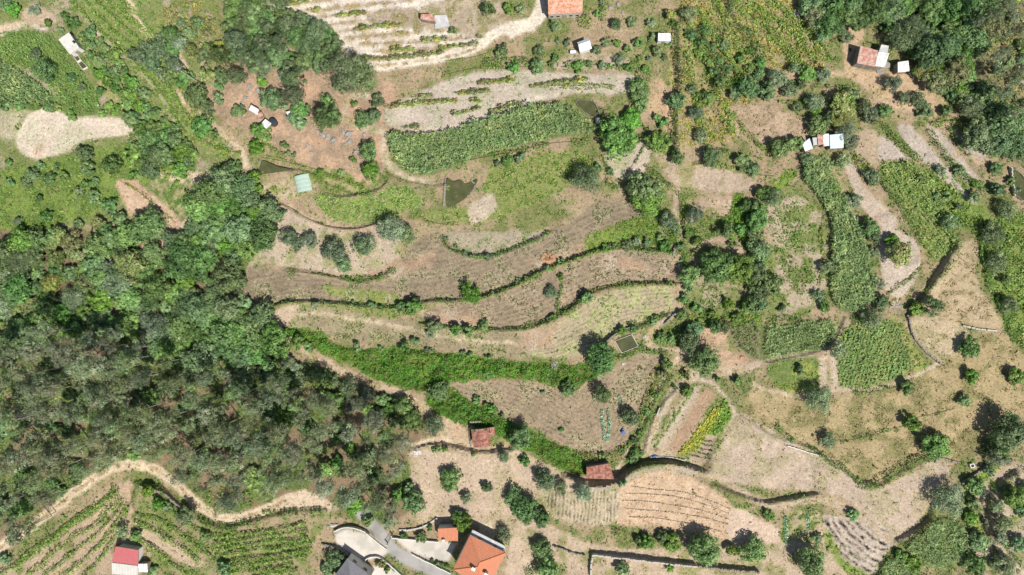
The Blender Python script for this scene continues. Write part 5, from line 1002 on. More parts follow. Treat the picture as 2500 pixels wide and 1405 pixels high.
# trees that stand apart: place in the view, crown radius, kind
SOLO = """15 12 14 o;30 22 16 b;82 25 14 g;118 58 10 c;160 42 12 o;178 58 14 o;147 75 8 o;88 130 13 g;108 175 25 c;172 190 13 o;200 212 10 o;178 247 9 o
15 258 14 b;50 255 12 b;85 258 13 b;118 262 13 b;140 262 9 y;176 283 12 b;245 225 12 b;265 258 12 b;250 277 10 b;283 268 12 b;318 290 18 b;345 315 18 b;370 330 16 b;397 312 11 b;425 315 14 o
380 125 28 o;415 85 22 g;450 190 20 o;480 235 28 o;510 262 16 o;535 240 14 o;575 185 22 p;580 268 16 o;540 140 22 p;495 310 24 o;520 330 14 b;205 375 20 o;215 410 18 o;210 450 12 o;272 405 22 o;75 425 17 o;120 438 14 o;155 430 12 o
325 428 10 o;340 430 10 b;450 355 15 o;565 410 20 o;620 432 15 b;625 465 15 b;625 360 18 b;395 375 30 b;430 445 6 b;450 432 6 b
40 540 11 g;110 530 16 o;190 545 12 o;140 575 22 y;95 485 10 o;228 480 16 o;265 505 18 o
795 95 28 o;700 180 20 p;722 192 24 p;850 172 42 p;885 190 36 p;835 212 18 p;665 245 30 o;710 230 25 p;735 265 20 o;730 292 20 o;800 255 20 o;790 292 28 p;815 288 20 p;920 245 16 o;888 292 22 o;912 285 18 o;960 322 8 b;865 256 8 b;900 368 22 o;905 416 22 b;630 318 18 b;648 335 14 b;655 308 10 y;695 355 9 o;703 375 7 o;718 378 6 o;862 390 8 o;640 200 12 b;780 420 9 b;830 420 8 b
1192 22 18 c;1240 20 14 b;1225 125 16 o;1105 75 10 b;1270 22 12 g;1357 63 14 b;1505 57 15 c;1460 35 9 b;1545 55 13 g;1588 55 12 g;1635 35 14 y;1645 56 9 b;1680 35 20 g;1605 125 13 y;1315 125 10 o;1255 165 15 o;1310 162 18 o
1560 220 24 b;1565 252 18 o;1650 245 22 o;1690 218 13 g;1725 240 20 o;1700 275 18 g;1710 330 17 g;1510 338 44 b;1540 290 24 b;1608 345 28 o;1430 437 36 g;1570 458 36 b;1735 385 22 o;1815 395 20 o;1835 412 20 o;1655 385 18 b;1825 215 26 o;1872 225 20 o;1620 300 12 o;1605 288 10 b;1490 420 9 o;1460 410 11 o;1270 385 12 o;1240 395 13 o;1215 400 9 o
2010 80 20 o;2070 90 15 g;1895 190 24 g;1990 250 22 g;2060 255 28 y;2045 290 22 y;2110 258 16 g;2128 285 20 g;2065 312 25 g;2000 305 24 b;2180 205 22 g;2205 240 16 g;2160 270 16 o;2240 245 18 g;2260 270 16 o;2310 270 14 o
2078 345 20 g;2060 395 20 g;1970 388 16 g;1905 362 24 b;1938 350 18 b;2130 430 20 g;2035 458 13 b;2085 490 20 g;2122 555 22 b;2135 578 16 g;2135 615 14 g;2150 695 14 g;2155 740 18 o;2178 588 16 b;2198 622 28 y;2320 545 20 g;2235 755 15 b;2280 750 22 c;2460 512 24 g;2425 575 30 g;2430 645 28 g;2455 682 14 c;2460 745 22 g;2018 652 16 g;2002 722 16 g;2012 748 13 b;1885 695 26 b;1910 755 10 o;2130 775 26 g;2045 857 20 g;1955 905 12 o;2368 850 24 b;2370 918 17 b;2482 918 18 b;1890 480 22 g;1860 470 16 b
2000 975 34 g;2214 945 18 b;2355 980 15 b;2225 1035 19 b;2020 1075 19 g;2285 1090 30 b;2460 1055 40 o;2440 1115 30 g;2380 1187 20 b;2318 1222 38 g;2370 1265 16 b;2390 1325 24 b;2440 1315 18 g;2475 1215 22 b;1978 1370 36 o;1880 1260 14 b;2085 1258 14 b;1997 1315 13 o;2200 1358 14 b;2232 1375 17 b;2380 1375 26 b;2460 1385 28 g;2440 1100 22 b
1470 965 21 c;1386 950 18 o;1270 1068 28 o;1540 1020 21 o;1280 1125 12 b;1330 1172 27 g;1370 1195 16 g;1425 1203 22 g;1282 1245 32 b;1325 1268 19 o;1325 1340 22 b;1338 1390 30 b;1560 1322 12 o;1580 1325 18 b;1640 1325 20 b;1615 1312 14 o;1720 1345 40 o;1788 1345 15 y;1838 1345 30 o;1520 1388 18 b;1635 1385 11 b;1255 1215 22 o;1520 1180 9 o
1555 1108 14 o;1545 1122 13 o;1750 925 9 c;1803 930 11 b;1676 915 10 c;1648 945 6 c;1595 965 8 c;1678 955 13 b
1578 487 35 b;1635 542 25 g;1695 526 22 g;1680 570 12 b;1772 566 18 c;1530 599 13 g;1555 588 11 g;1580 592 10 b;1790 597 10 b;1750 648 38 b;1800 655 33 b;1832 655 24 b;1685 668 23 o;1683 700 14 b;1370 676 8 b;1345 712 14 g;1432 726 13 b;1745 798 17 c;1765 800 14 c;1722 882 34 o;1680 835 27 o;1695 805 20 o;1615 825 14 o;1640 828 12 o;1630 890 15 b;1620 912 12 y;1465 872 36 o;1665 770 14 b
1700 590 12 b;1810 560 14 o;1660 602 10 o;1672 730 12 b;1702 752 12 o;1780 742 14 b;1828 748 18 o;1648 560 12 b;1622 600 13 b;1612 578 10 o;1822 502 16 b;1836 540 16 b;1740 770 12 o;1800 778 13 b
640 772 31 o;730 838 18 o;752 850 12 o;1150 715 24 c;1008 747 20 o;978 750 13 o;1060 800 18 g;1112 805 12 o;1142 810 12 o;1182 796 14 b;872 848 12 o;986 850 14 o;1012 832 10 o;1070 955 24 o;668 800 14 o;1190 915 10 o;1050 815 12 g
705 580 22 g;725 600 16 g;755 585 20 g;815 612 28 g;838 645 22 g;890 600 28 g;955 560 34 g;990 572 24 g;690 520 11 g;545 720 10 g;700 960 18 o
1056 1042 25 g;1098 1172 24 o;1095 1188 14 b;1188 1190 13 o;1138 1215 14 g;1230 1308 21 g;1132 1278 22 b;1120 1262 18 o;985 1310 9 b;1028 1312 13 b;1060 1098 7 b;1070 1098 7 b;1086 1098 7 b;1230 1115 14 g;820 1372 24 o;800 1395 18 o;1050 1290 8 o;930 1378 11 y;945 1392 8 b;1055 1370 5 o;1065 1377 6 o;1078 1380 6 b;1090 1382 6 b;1100 1292 7 b;1156 1110 5 o;1370 1050 6 b;1325 958 5 o
360 1200 14 b;385 1230 14 b;410 1238 13 o;450 1260 24 o;330 1310 14 b;300 1300 16 g;500 1310 13 o;545 1390 18 o;10 1365 14 o;370 1395 12 b"""
LAND = [(170,105,'white flat roofed hut'),(108,175,'dark round tree in the crop field'),(200,330,'boot shaped bare plot'),(465,190,'white utility pole'),(625,272,'small tin huts'),(690,90,'pine wood'),
 (1060,50,'ruined hut on the white terraces'),(1380,20,'stone house with the clay roof'),(1425,110,'gabled white shed'),(1622,92,'small white shed near the dark hedge'),(2130,140,'ruined farm sheds'),(2010,350,'row of tin sheds'),
 (1438,270,'pointed stone rimmed pond'),(1125,470,'dark four sided pond'),(660,412,'dark triangular pond'),(740,450,'pale net tunnel'),(1200,340,'large corn field'),(1330,440,'lime green meadow'),(900,510,'curved vegetable field'),
 (800,600,'olive terrace'),(1300,640,'long terrace hedge'),(1440,780,'pale straw field'),(1527,840,'square water tank'),(1178,1068,'ruined brick house'),(1460,1148,'brick red barn'),(1665,1040,'vegetable garden'),(1477,1040,'cabbage rows'),
 (1775,650,'big walnut tree'),(1820,830,'small sparse corn field'),(1640,560,'top of the footpath'),(2070,570,'tall strip of corn'),(2200,640,'teardrop shaped plot'),(2310,700,'dry grass field'),(2130,860,'green vegetable field'),
 (2150,1080,'golden dry slope'),(1950,1100,'wide fallow field'),(1640,1230,'straw ridged field'),(1550,1365,'long stone wall'),(2100,1330,'fan furrowed field'),(2290,1320,'lower right corn field'),(1945,1295,'kitchen garden'),
 (1170,1360,'orange roofed house'),(1093,1305,'small orange annex'),(880,1330,'pale yard left of the lane'),(308,1360,'red roofed shed'),(640,1340,'green vineyard'),(300,1150,'bend of the sand road'),(800,1100,'eucalyptus wood'),(450,600,'left wood'),
 (2270,380,'grey tilled strips'),(2460,640,'lime bank at the right edge'),(1870,310,'dry pinkish plot'),(1655,200,'straight dark hedge'),(800,340,'orange hillside'),(1250,100,'white gravel track'),(280,240,'tan mown strip'),(100,480,'rough green meadow'),
 (650,800,'left tip of the parcel'),(1000,900,'long bramble strip'),(1250,1050,'lower bramble strip'),(1040,1105,'white slatted frame'),(2240,600,'pale corn field'),
 (532,675,'orange gap in the left wood'),(280,755,'bare gap in the left wood'),(390,615,'earth patch in the left wood'),(30,700,'left edge beside the wood'),(45,650,'small bare spot in the wood'),(270,990,'forest footpath'),(40,1020,'footpath end at the left edge'),
 (30,1200,'left edge beside the sand road'),(450,1180,'right arm of the sand road'),(560,1245,'low bend of the sand road'),(720,1215,'sand road end'),(895,1265,'upper end of the grey lane'),(1010,1090,'wood corner by the slatted frame'),(730,880,'dirt track corner'),(930,960,'dirt track by the wood'),
 (460,470,'left footpath'),(620,540,'wavy olive terrace wall'),(150,880,'dark left wood'),(500,1040,'middle of the eucalyptus wood'),(340,1010,'footpath bend in the wood'),(620,1100,'heart of the eucalyptus wood'),(200,1080,'left part of the eucalyptus wood'),
 (570,60,'left side of the pine wood'),(780,150,'right tip of the pine wood'),(700,20,'white track by the pines'),(2250,30,'top edge in the oak wood'),(2400,250,'rocky slope at the right'),(2450,340,'lower end of the oak wood'),(2330,120,'middle of the oak wood'),(2050,30,'left end of the oak wood')]
seen = set()
for part in SOLO.replace('\n', ';').split(';'):
    a = part.split(); px, py, rp = map(float, a[:3]); tree(px, py, rp, a[3])
rs = random.Random(5)
for q, n in (([(1080,575),(1125,617),(1190,626),(1262,606),(1345,568)],5),([(670,745),(860,741),(960,752),(1050,736),(1150,729)],8),([(1160,728),(1320,665),(1420,626),(1500,605),(1640,614)],10),
             ([(1030,790),(1130,803),(1285,800),(1375,765),(1440,720),(1530,696),(1650,692)],10),([(1455,862),(1500,818),(1560,797),(1640,768)],5),([(1640,915),(1590,980),(1560,1060),(1540,1120)],6),([(1420,1112),(1500,1108),(1550,1075)],4),
             ([(700,800),(850,848),(1000,850),(1150,868),(1300,885)],7),([(1100,945),(1200,1000),(1300,1050),(1400,1105)],5)):
    P_ = curve(q, 8)
    for _ in range(n):
        c_ = P_[rs.randrange(len(P_))]; tree(c_[0]+rs.uniform(-5, 5), c_[1]+rs.uniform(-6, 4), rs.uniform(5, 10), rs.choice('oobbg'))
# labels of the single trees: size, look, and the nearest thing one can find
from collections import defaultdict
lab = defaultdict(list)
for t in TREES:
    root, px, py, rp, sp, label, group, shrub = t
    lx, ly, ph = min(LAND, key=lambda q: (q[0]-px)**2+(q[1]-py)**2); dx, dy = px-lx, py-ly; dd = math.hypot(dx, dy)
    if dd < 14 and 'tree' in ph: d = 'standing as the'
    elif dd < 22: d = 'standing at the'
    elif abs(dx) > 2.2*abs(dy): d = 'right of the' if dx > 0 else 'left of the'
    elif abs(dy) > 2.2*abs(dx): d = 'below the' if dy > 0 else 'above the'
    else: d = ('below' if dy > 0 else 'above')+('-right of the' if dx > 0 else '-left of the')
    size = 'tiny' if rp < 9 else 'small' if rp < 15 else 'medium' if rp < 23 else 'large' if rp < 32 else 'huge'
    wd = SPECIES[sp]['word']
    if shrub: wd = wd.replace('tree', 'shrub')
    lab['%s %s %s %s' % (size, wd, d, ph)].append((dd, root, 'shrub' if shrub else SPECIES[sp]['cat'], group))
NTH = 'first second third fourth fifth sixth seventh eighth ninth tenth eleventh twelfth thirteenth fourteenth fifteenth sixteenth'.split()
for l, q in lab.items():
    q.sort(key=lambda v: v[0])
    for i, (dd, root, cat, group) in enumerate(q):
        if len((l+' x closest').split()) > 16: l = ' '.join(l.split()[1:])
        tag(root, l if len(q) == 1 else l+', '+('closest' if i == 0 else NTH[min(i, 15)]+' closest'), cat, group or ('shrubs' if cat == 'shrub' else 'single trees'))

def dead_tree(px, py, rp, label, mat='dead_wood'):
    r = random.Random(int(px)); m = MB(); R = rp/10
    m.tube([(0, 0, -.3), (.05, .03, R*.7), (.1, 0, R*1.3)], [R*.09, R*.07, R*.03], 6)
    for i in range(11):
        a = 6.283*i/11+r.uniform(-.2, .2); zb = R*r.uniform(.3, 1.1); u = (math.cos(a), math.sin(a)); L = R*r.uniform(.7, 1.0)
        p2 = (u[0]*L*.55, u[1]*L*.55, zb+L*.35); p3 = (u[0]*L, u[1]*L+r.uniform(-.1, .1)*R, zb+L*r.uniform(.3, .7))
        m.tube([(0, 0, zb), p2, p3], [R*.035, R*.025, R*.01], 5)
        for k in range(3):
            b = a+r.uniform(-.9, .9); m.tube([p2, (p2[0]+math.cos(b)*L*.4, p2[1]+math.sin(b)*L*.4, p2[2]+L*r.uniform(.05, .3))], [R*.018, R*.008], 4)
    x, y, z = at(px, py, R); o = m.build('dead_tree', M[mat]); o.location = (x, y, z); tag(o, label, 'dead tree', 'bare dead trees')
dead_tree(430, 163, 18, 'pale leafless tree left of the white utility pole')
dead_tree(535, 430, 22, 'pale leafless tree above the left wood')
dead_tree(2188, 748, 20, 'bare grey tree below the teardrop shaped plot')
dead_tree(1355, 893, 13, 'bleached bare tree at the edge of the long bramble strip')
dead_tree(1950, 30, 16, 'bare grey tree near the top right wood')
dead_tree(262, 640, 18, 'bleached dead branches showing in the left wood'); dead_tree(265, 705, 16, 'pale dead tree beside the gap in the left wood')
dead_tree(1345, 632, 16, 'heap of brown dry brushwood on the long upper field', 'brown_leaf')

# ---------------------------------------------------------------- buildings
def quad_at(q, up): return [at(px, py, up)[:2] for px, py in q]
def lerp(a, b, t): return tuple(a[i]+(b[i]-a[i])*t for i in range(len(a)))

def ridged(mb, a, b, c, d, za, zb, zc, zd, pitch, amp):
    """corrugated or tiled slope over the plan quad a-b (eave), d-c (ridge): ridges run from eave to ridge"""
    L = math.hypot(b[0]-a[0], b[1]-a[1]); n = max(4, int(L/pitch)*2); vs = []; fs = []
    for i in range(n+1):
        t = i/n; e = amp if i % 2 else 0
        lo = lerp((*a, za), (*b, zb), t); hi = lerp((*d, zd), (*c, zc), t)
        vs += [(lo[0], lo[1], lo[2]+e), (hi[0], hi[1], hi[2]+e)]
    for i in range(n): fs.append((2*i, 2*i+2, 2*i+3, 2*i+1))
    mb.add(vs, fs); return mb

def shed(name, q, h_front, h_back, roof, wall, label, cat, group=None, pitch=.28, amp=.05, inset=.18, door=True):
    """lean-to: q = corners of the roof seen in the view, first two the low eave"""
    hm = (h_front+h_back)/2; w_ = quad_at(q, hm); cx = sum(p[0] for p in w_)/4; cy = sum(p[1] for p in w_)/4; g = float(zat(cx, cy))
    root = link(name, None); root.location = (cx, cy, g); P = [(x-cx, y-cy) for x, y in w_]
    hs = [h_front, h_front, h_back, h_back]; I = [(x*(1-inset/max(1, abs(x)+abs(y))), y*(1-inset/max(1, abs(x)+abs(y)))) for x, y in P]
    MB().prism(I, -.8, [h-.06 for h in hs]).build('wall', M[wall], root)
    rb = MB(); ridged(rb, P[0], P[1], P[2], P[3], hs[0]+.03, hs[1]+.03, hs[2]+.03, hs[3]+.03, pitch, amp); rb.prism(P, [h-.05 for h in hs], [h+.0 for h in hs])
    rb.build('roof', M[roof], root)
    if door:
        a, b = I[0], I[1]; L = math.hypot(b[0]-a[0], b[1]-a[1]); ux, uy = (b[0]-a[0])/L, (b[1]-a[1])/L; ang = math.atan2(uy, ux); m = lerp(a, b, .5)
        sgn = -1 if (m[0]*-uy+m[1]*ux) < 0 else 1
        MB().box(m[0]-uy*sgn*.02, m[1]+ux*sgn*.02, 0, .85, .08, min(1.9, h_front*.85), ang).build('door', M['wood'], root)
    tag(root, label, cat, group); return root, P, hs

def gable(name, q, h_eave, h_ridge, roof, wall, label, pitch=.26, amp=.05, over=.25, t_ridge=.5, roof2=None, windows=0, chim=()):
    """house with a ridge parallel to q0-q1; q = eave corners seen in the view; ridge at fraction t of the way to q3-q2"""
    w_ = quad_at(q, h_eave); cx = sum(p[0] for p in w_)/4; cy = sum(p[1] for p in w_)/4; g = float(zat(cx, cy))
    root = link(name, None); root.location = (cx, cy, g); P = [(x-cx, y-cy) for x, y in w_]
    ra = lerp(P[0], P[3], t_ridge); rb_ = lerp(P[1], P[2], t_ridge)
    s = 1-over*2/max(2, math.hypot(P[1][0]-P[0][0], P[1][1]-P[0][1])); I = [(x*s, y*s) for x, y in P]; ia = lerp(I[0], I[3], t_ridge); ib = lerp(I[1], I[2], t_ridge)
    wl = MB(); wl.prism(I, -1.0, h_eave-.05)
    for a, b, c in ((I[0], I[3], ia), (I[1], I[2], ib)):   # gable ends
        n = 0.12; d = (c[0]*.97, c[1]*.97)
        wl.add([(*a, h_eave-.05), (*b, h_eave-.05), (*c, h_ridge-.1), (a[0]*.94, a[1]*.94, h_eave-.05), (b[0]*.94, b[1]*.94, h_eave-.05), (c[0]*.94, c[1]*.94, h_ridge-.1)], [(0, 1, 2), (5, 4, 3), (0, 2, 5, 3), (1, 4, 5, 2)])
    wl.build('wall', M[wall], root)
    for e0, e1, m_ in ((P[0], P[1], roof), (P[2], P[3], roof2 or roof)):
        r0, r1 = (rb_, ra) if e0 is P[0] else (ra, rb_)
        mb = MB(); ridged(mb, e0, e1, r0, r1, h_eave, h_eave, h_ridge, h_ridge, pitch, amp)
        mb.prism([e0, e1, r0, r1], [h_eave-.1, h_eave-.1, h_ridge-.1, h_ridge-.1], [h_eave-.02, h_eave-.02, h_ridge-.02, h_ridge-.02])
        mb.build('roof', M[m_], root)
    MB().tube([(*ra, h_ridge+.02), (*rb_, h_ridge+.02)], [.11, .11], 6).build('ridge_cap', M[roof], root)
    for i in range(windows):
        m = lerp(I[0], I[1], (i+.5)/windows); L = math.hypot(I[1][0]-I[0][0], I[1][1]-I[0][1]); ang = math.atan2(I[1][1]-I[0][1], I[1][0]-I[0][0])
        nrm = (math.sin(ang), -math.cos(ang)); sg = 1 if nrm[0]*m[0]+nrm[1]*m[1] > 0 else -1
        dr = i == windows//2
        o = MB().box(m[0]+nrm[0]*sg*.03, m[1]+nrm[1]*sg*.03, 0 if dr else 1.0, 1.0 if dr else .8, .1, 2.0 if dr else .9, ang).build('door' if dr else 'window', M['wood'], root)
        if not dr: MB().box(m[0]+nrm[0]*sg*.09, m[1]+nrm[1]*sg*.09, 1.1, .6, .04, .7, ang).build('pane', M['dark'], o)
    for (u, v, hh) in chim:
        p = lerp(lerp(P[0], P[1], u), lerp(P[3], P[2], u), v); z = h_eave+(h_ridge-h_eave)*(1-abs(v-t_ridge)/max(t_ridge, .01))
        MB().box(p[0], p[1], z-.3, .55, .45, hh+.3).box(p[0], p[1], z+hh+.003, .7, .6, .1).build('chimney', M['plaster'], root)
    tag(root, label, 'house'); return root, P

# the big house with four hipped slopes
def hip_house(q, h_eave, h_ridge, roof, wall, label, chim=(), rl=.06, name='house'):
    w_ = quad_at(q, h_eave); cx = sum(p[0] for p in w_)/4; cy = sum(p[1] for p in w_)/4; g = float(zat(cx, cy))
    root = link(name, None); root.location = (cx, cy, g); P = [(x-cx, y-cy) for x, y in w_]
    I = [(x*.95, y*.95) for x, y in P]; MB().prism(I, -1, h_eave-.12).build('wall', M[wall], root)
    MB().prism(P, h_eave-.12, h_eave-.02).build('eave', M['plaster'], root)
    ax = (lerp(P[0], P[1], .5), lerp(P[3], P[2], .5)); A = lerp((0, 0), ax[0], rl*2); B = lerp((0, 0), ax[1], rl*2)
    tops = [(A, A), (A, B), (B, B), (B, A)]
    for i in range(4):
        e0, e1 = P[i], P[(i+1) % 4]; t0, t1 = tops[i]; L = math.hypot(e1[0]-e0[0], e1[1]-e0[1]); n = int(L/.34)*2; vs = []; fs = []
        ux, uy = (e1[0]-e0[0])/L, (e1[1]-e0[1])/L
        s0 = (t0[0]-e0[0])*ux+(t0[1]-e0[1])*uy; s1 = (t1[0]-e0[0])*ux+(t1[1]-e0[1])*uy; dep = abs(-(t0[0]-e0[0])*uy+(t0[1]-e0[1])*ux)
        sg = 1 if (-(t0[0]-e0[0])*uy+(t0[1]-e0[1])*ux) > 0 else -1
        for k in range(n+1):
            s = L*k/n; f = s/s0 if s < s0 else (L-s)/(L-s1) if s > s1 else 1.0; f = max(0, min(1, f)); e = .07 if k % 2 else 0
            vs += [(e0[0]+ux*s, e0[1]+uy*s, h_eave+e), (e0[0]+ux*s-uy*sg*dep*f, e0[1]+uy*s+ux*sg*dep*f, h_eave+(h_ridge-h_eave)*f+e)]
        for k in range(n): fs.append((2*k, 2*k+2, 2*k+3, 2*k+1))
        MB().add(vs, fs).build('roof', M[roof], root)
        MB().tube([(*e0, h_eave+.07), (*t0, h_ridge+.08)], [.13, .13], 6).build('ridge_cap', M[roof], root)
        m = lerp(I[i], I[(i+1) % 4], .3); ang = math.atan2(uy, ux)
        for t in (.25, .7):
            m = lerp(I[i], I[(i+1) % 4], t); nn = (uy*(-sg), -ux*(-sg)); nn = (nn[0] if nn[0]*m[0]+nn[1]*m[1] > 0 else -nn[0], nn[1] if nn[0]*m[0]+nn[1]*m[1] > 0 else -nn[1])
            wv = MB().box(m[0]+nn[0]*.02, m[1]+nn[1]*.02, h_eave-1.9, 1.2, .12, 1.3, ang).build('window', M['plaster'], root)
            MB().box(m[0]+nn[0]*.08, m[1]+nn[1]*.08, h_eave-1.8, 1.0, .06, 1.1, ang).build('pane', M['dark'], wv)
    if A != B: MB().tube([(*A, h_ridge+.08), (*B, h_ridge+.08)], [.13, .13], 6).build('ridge_cap', M[roof], root)
    for px, py, hh in chim:
        x, y, _ = at(px, py, h_ridge); c = MB().box(x-cx, y-cy, h_ridge-1.3, .75, .55, 1.3+hh, math.atan2(P[1][1]-P[0][1], P[1][0]-P[0][0]))
        c.box(x-cx, y-cy, h_ridge+hh+.002, .95, .75, .12, math.atan2(P[1][1]-P[0][1], P[1][0]-P[0][0])).build('chimney', M['plaster'], root)
    tag(root, label, 'house'); return root, P, (cx, cy, g)

hr, HP, hc = hip_house([(1148,1307),(1235,1350),(1190,1440),(1106,1392)], 5.2, 6.9, 'new_clay', 'plaster', 'large house with a four sided orange tiled roof at the bottom edge', ((1156,1388,.5),(1187,1402,.5)))
# grey balcony roof on its upper right side
a, b = HP[0], HP[1]; ux, uy = b[0]-a[0], b[1]-a[1]; L = math.hypot(ux, uy); ux /= L; uy /= L; nx, ny = -uy, ux
if nx*a[0]+ny*a[1] < 0: nx, ny = -nx, -ny
q = [(a[0]+ux*.1-nx*.3, a[1]+uy*.1-ny*.3), (b[0]-ux*.5-nx*.3, b[1]-uy*.5-ny*.3), (b[0]-ux*.5+nx*.95, b[1]-uy*.5+ny*.95), (a[0]+ux*.1+nx*.95, a[1]+uy*.1+ny*.95)]
MB().prism(q, 3.9, 4.05).build('balcony', M['grey_sheet'], hr)
for t in (.02, .35, .68, .98):
    p = lerp(q[3], q[2], t); MB().box(p[0]-nx*.06, p[1]-ny*.06, 4.05, .06, .06, .9).build('balcony_post', M['metal'], hr)
shed('house_annex', [(1118,1322),(1070,1320),(1069,1290),(1117,1288)], 2.9, 3.3, 'new_clay', 'plaster', 'small orange roofed annex beside the paved yard', 'annex', None, .3, .07)
ax_ = at(1083, 1319, 3.3); o = MB().box(0, 0, 2.6, .6, .5, 1.1).build('chimney', M['plaster']); o.parent = bpy.data.objects['house_annex']; o.location = (ax_[0]-o.parent.location[0], ax_[1]-o.parent.location[1], 0)
hip_house([(848,1364),(908,1408),(868,1462),(806,1420)], 4.4, 6.0, 'slate', 'plaster', 'house with a dark slate roof cut by the bottom edge')
gable('stone_house', [(1338,36),(1422,31),(1420,-36),(1336,-30)], 3.4, 5.0, 'clay', 'pale_stone', 'long stone house with a faded clay tile roof at the top edge', windows=5)
# red roofed shed with the pale lean-to
shed('farm_shed', [(336,1381),(274,1371),(286,1332),(340,1342)], 2.2, 2.7, 'red_sheet', 'plaster', 'shed with a flat raspberry red sheet roof among the vines', 'shed', None, .3, .03, .55)
shed('lean_to', [(334,1408),(273,1402),(274.5,1373),(335.5,1382.5)], 1.8, 2.15, 'fibre_sheet', 'plaster', 'pale corrugated lean-to joined to the red roofed shed', 'lean-to', None, .35, .06)
shed('lean_to', [(361,1398),(337,1397),(338,1377),(360,1376)], 1.9, 2.1, 'white_sheet', 'wood', 'little white canopy right of the pale lean-to', 'lean-to', None, .5, .03)
# ruined brick house inside the parcel
rh, RP = gable('ruined_house', [(1150,1049),(1156,1093),(1198,1089),(1194,1045)], 2.7, 3.4, 'old_clay', 'stone', 'ruined house with a patchy dark red tile roof and ivy at its back', .28, .07, t_ridge=.45)
ivy = strip('ivy', [(1148,1043),(1165,1047),(1185,1043),(1197,1041)], .9, 3.3, 26, .32, HG, .0, 300, .2)
tag(ivy, 'ivy hanging over the back of the ruined house', 'ivy')
wl = world_pts([(1208,1045),(1206,1062),(1198,1062)])
shed('ruined_lean_to', [(1208,1063),(1197,1064),(1195,1044),(1207,1043)], 2.1, 2.3, 'old_clay', 'stone', 'small broken tile roof joined to the right side of the ruined house', 'lean-to', None, .28, .06, door=False)
o = MB(); p = at(1162, 1029)
for i in range(9): o.box(i*.32-1.3, random.uniform(-.06, .06), 0, .34, .4, random.uniform(.7, 1.4), random.uniform(-.1, .1))
o = o.build('broken_wall', M['stone']); o.location = p; o.rotation_euler = (0, 0, .06); tag(o, 'broken brick wall standing behind the ruined house', 'wall')
shed('barn', [(1499,1170),(1431,1168),(1432,1141),(1488,1132)], 2.6, 3.0, 'old_clay', 'stone', 'brick red tiled barn at the lowest point of the parcel', 'barn', None, .27, .07)
# upper buildings
shed('flat_hut', [(170,133),(193,116),(169,80),(143,97)], 2.6, 2.65, 'concrete', 'plaster', 'white flat roofed hut at the edge of the bright crop field', 'hut', None, 2.0, .01)
fh = bpy.data.objects['flat_hut']; p = at(181, 103, 2.7)
o = MB().box(0, 0, 2.7, .75, .5, .12, -.7).build('roof_hatch', M['dark'], fh); o.location = (p[0]-fh.location[0], p[1]-fh.location[1], 0)
shed('shed', [(1064,52),(1026,46),(1028,36),(1054,36)], 2.0, 2.6, 'rusty', 'stone', 'small ruined hut with a rusty brown roof on the white terraces', 'hut', None, .26, .06)
o = MB(); q = quad_at([(1062,70),(1098,64),(1090,36),(1060,38)], .4); o.prism(q, float(zat(*q[0]))-.2, float(zat(*q[0]))+.4); o = o.build('concrete_slab', M['grey_sheet']); tag(o, 'pale grey concrete slab right of the ruined hut', 'slab')
gable('white_shed', [(1416,128),(1445,119),(1437,94),(1409,104)], 2.5, 3.1, 'white_sheet', 'white_sheet', 'white gabled tin shed above the grey vineyard', .4, .03, t_ridge=.68, roof2='blue_sheet')
shed('white_shed', [(1637,101),(1607,99),(1607,81),(1637,83)], 2.2, 2.5, 'white_sheet', 'white_sheet', 'small white tin shed beside the straight dark hedge', 'shed', None, .4, .03)
shed('crate_hut', [(1406,130),(1392,131),(1392,124),(1406,123)], .9, 1.0, 'blue_sheet', 'wood', 'tiny pale hutch left of the gabled white shed', 'hutch', None, .4, .02, door=False)
shed('farm_shed', [(2138,163),(2093,154),(2100,112),(2143,125)], 2.8, 3.2, 'rusty', 'stone', 'ruined shed with a rust pink roof at the upper right', 'shed', 'sheds of the ruined farm', .3, .05)
shed('farm_shed', [(2160,165),(2136,161),(2144,128),(2170,131)], 2.6, 2.9, 'white_sheet', 'wood', 'white roofed shed joined to the rust pink one', 'shed', 'sheds of the ruined farm', .4, .04)
shed('farm_shed', [(2167,130),(2146,127),(2151,110),(2169,113)], 2.3, 2.6, 'grey_sheet', 'wood', 'small grey roofed shed above the white roofed one', 'shed', 'sheds of the ruined farm', .4, .04)
shed('farm_shed', [(2221,174),(2193,177),(2191,153),(2217,149)], 2.2, 2.5, 'white_sheet', 'wood', 'bright white shed standing apart below the upper right wood', 'shed', 'sheds of the ruined farm', .5, .03)
shed('tin_shed', [(1985,363),(1966,370),(1958,352),(1976,338)], 2.2, 2.4, 'blue_sheet', 'wood', 'bluish tin shed at the left end of the tin shed row', 'shed', 'row of tin sheds', .4, .04)
shed('tin_shed', [(1997,354),(1986,355),(1983,337),(1994,336)], 2.0, 2.2, 'grey_sheet', 'wood', 'narrow grey tin shed second in the tin shed row', 'shed', 'row of tin sheds', .4, .04)
shed('tin_shed', [(2010,353),(1998,354),(1995,329),(2007,328)], 2.3, 2.5, 'rusty', 'wood', 'rust stained tin shed in the middle of the row', 'shed', 'row of tin sheds', .4, .04)
shed('tin_shed', [(2025,356),(2011,357),(2008,328),(2023,327)], 2.4, 2.6, 'white_sheet', 'wood', 'white tin shed fourth in the tin shed row', 'shed', 'row of tin sheds', .4, .04)
shed('tin_shed', [(2060,361),(2028,363),(2025,330),(2060,327)], 2.5, 2.8, 'blue_sheet', 'wood', 'large blue grey tin shed at the right end of the row', 'shed', 'row of tin sheds', .4, .04)
shed('tin_hut', [(628,281),(607,268),(613,256),(633,268)], 1.9, 2.1, 'white_sheet', 'wood', 'small pale tin hut on the orange hillside, upper of two', 'hut', 'small tin huts', .35, .04)
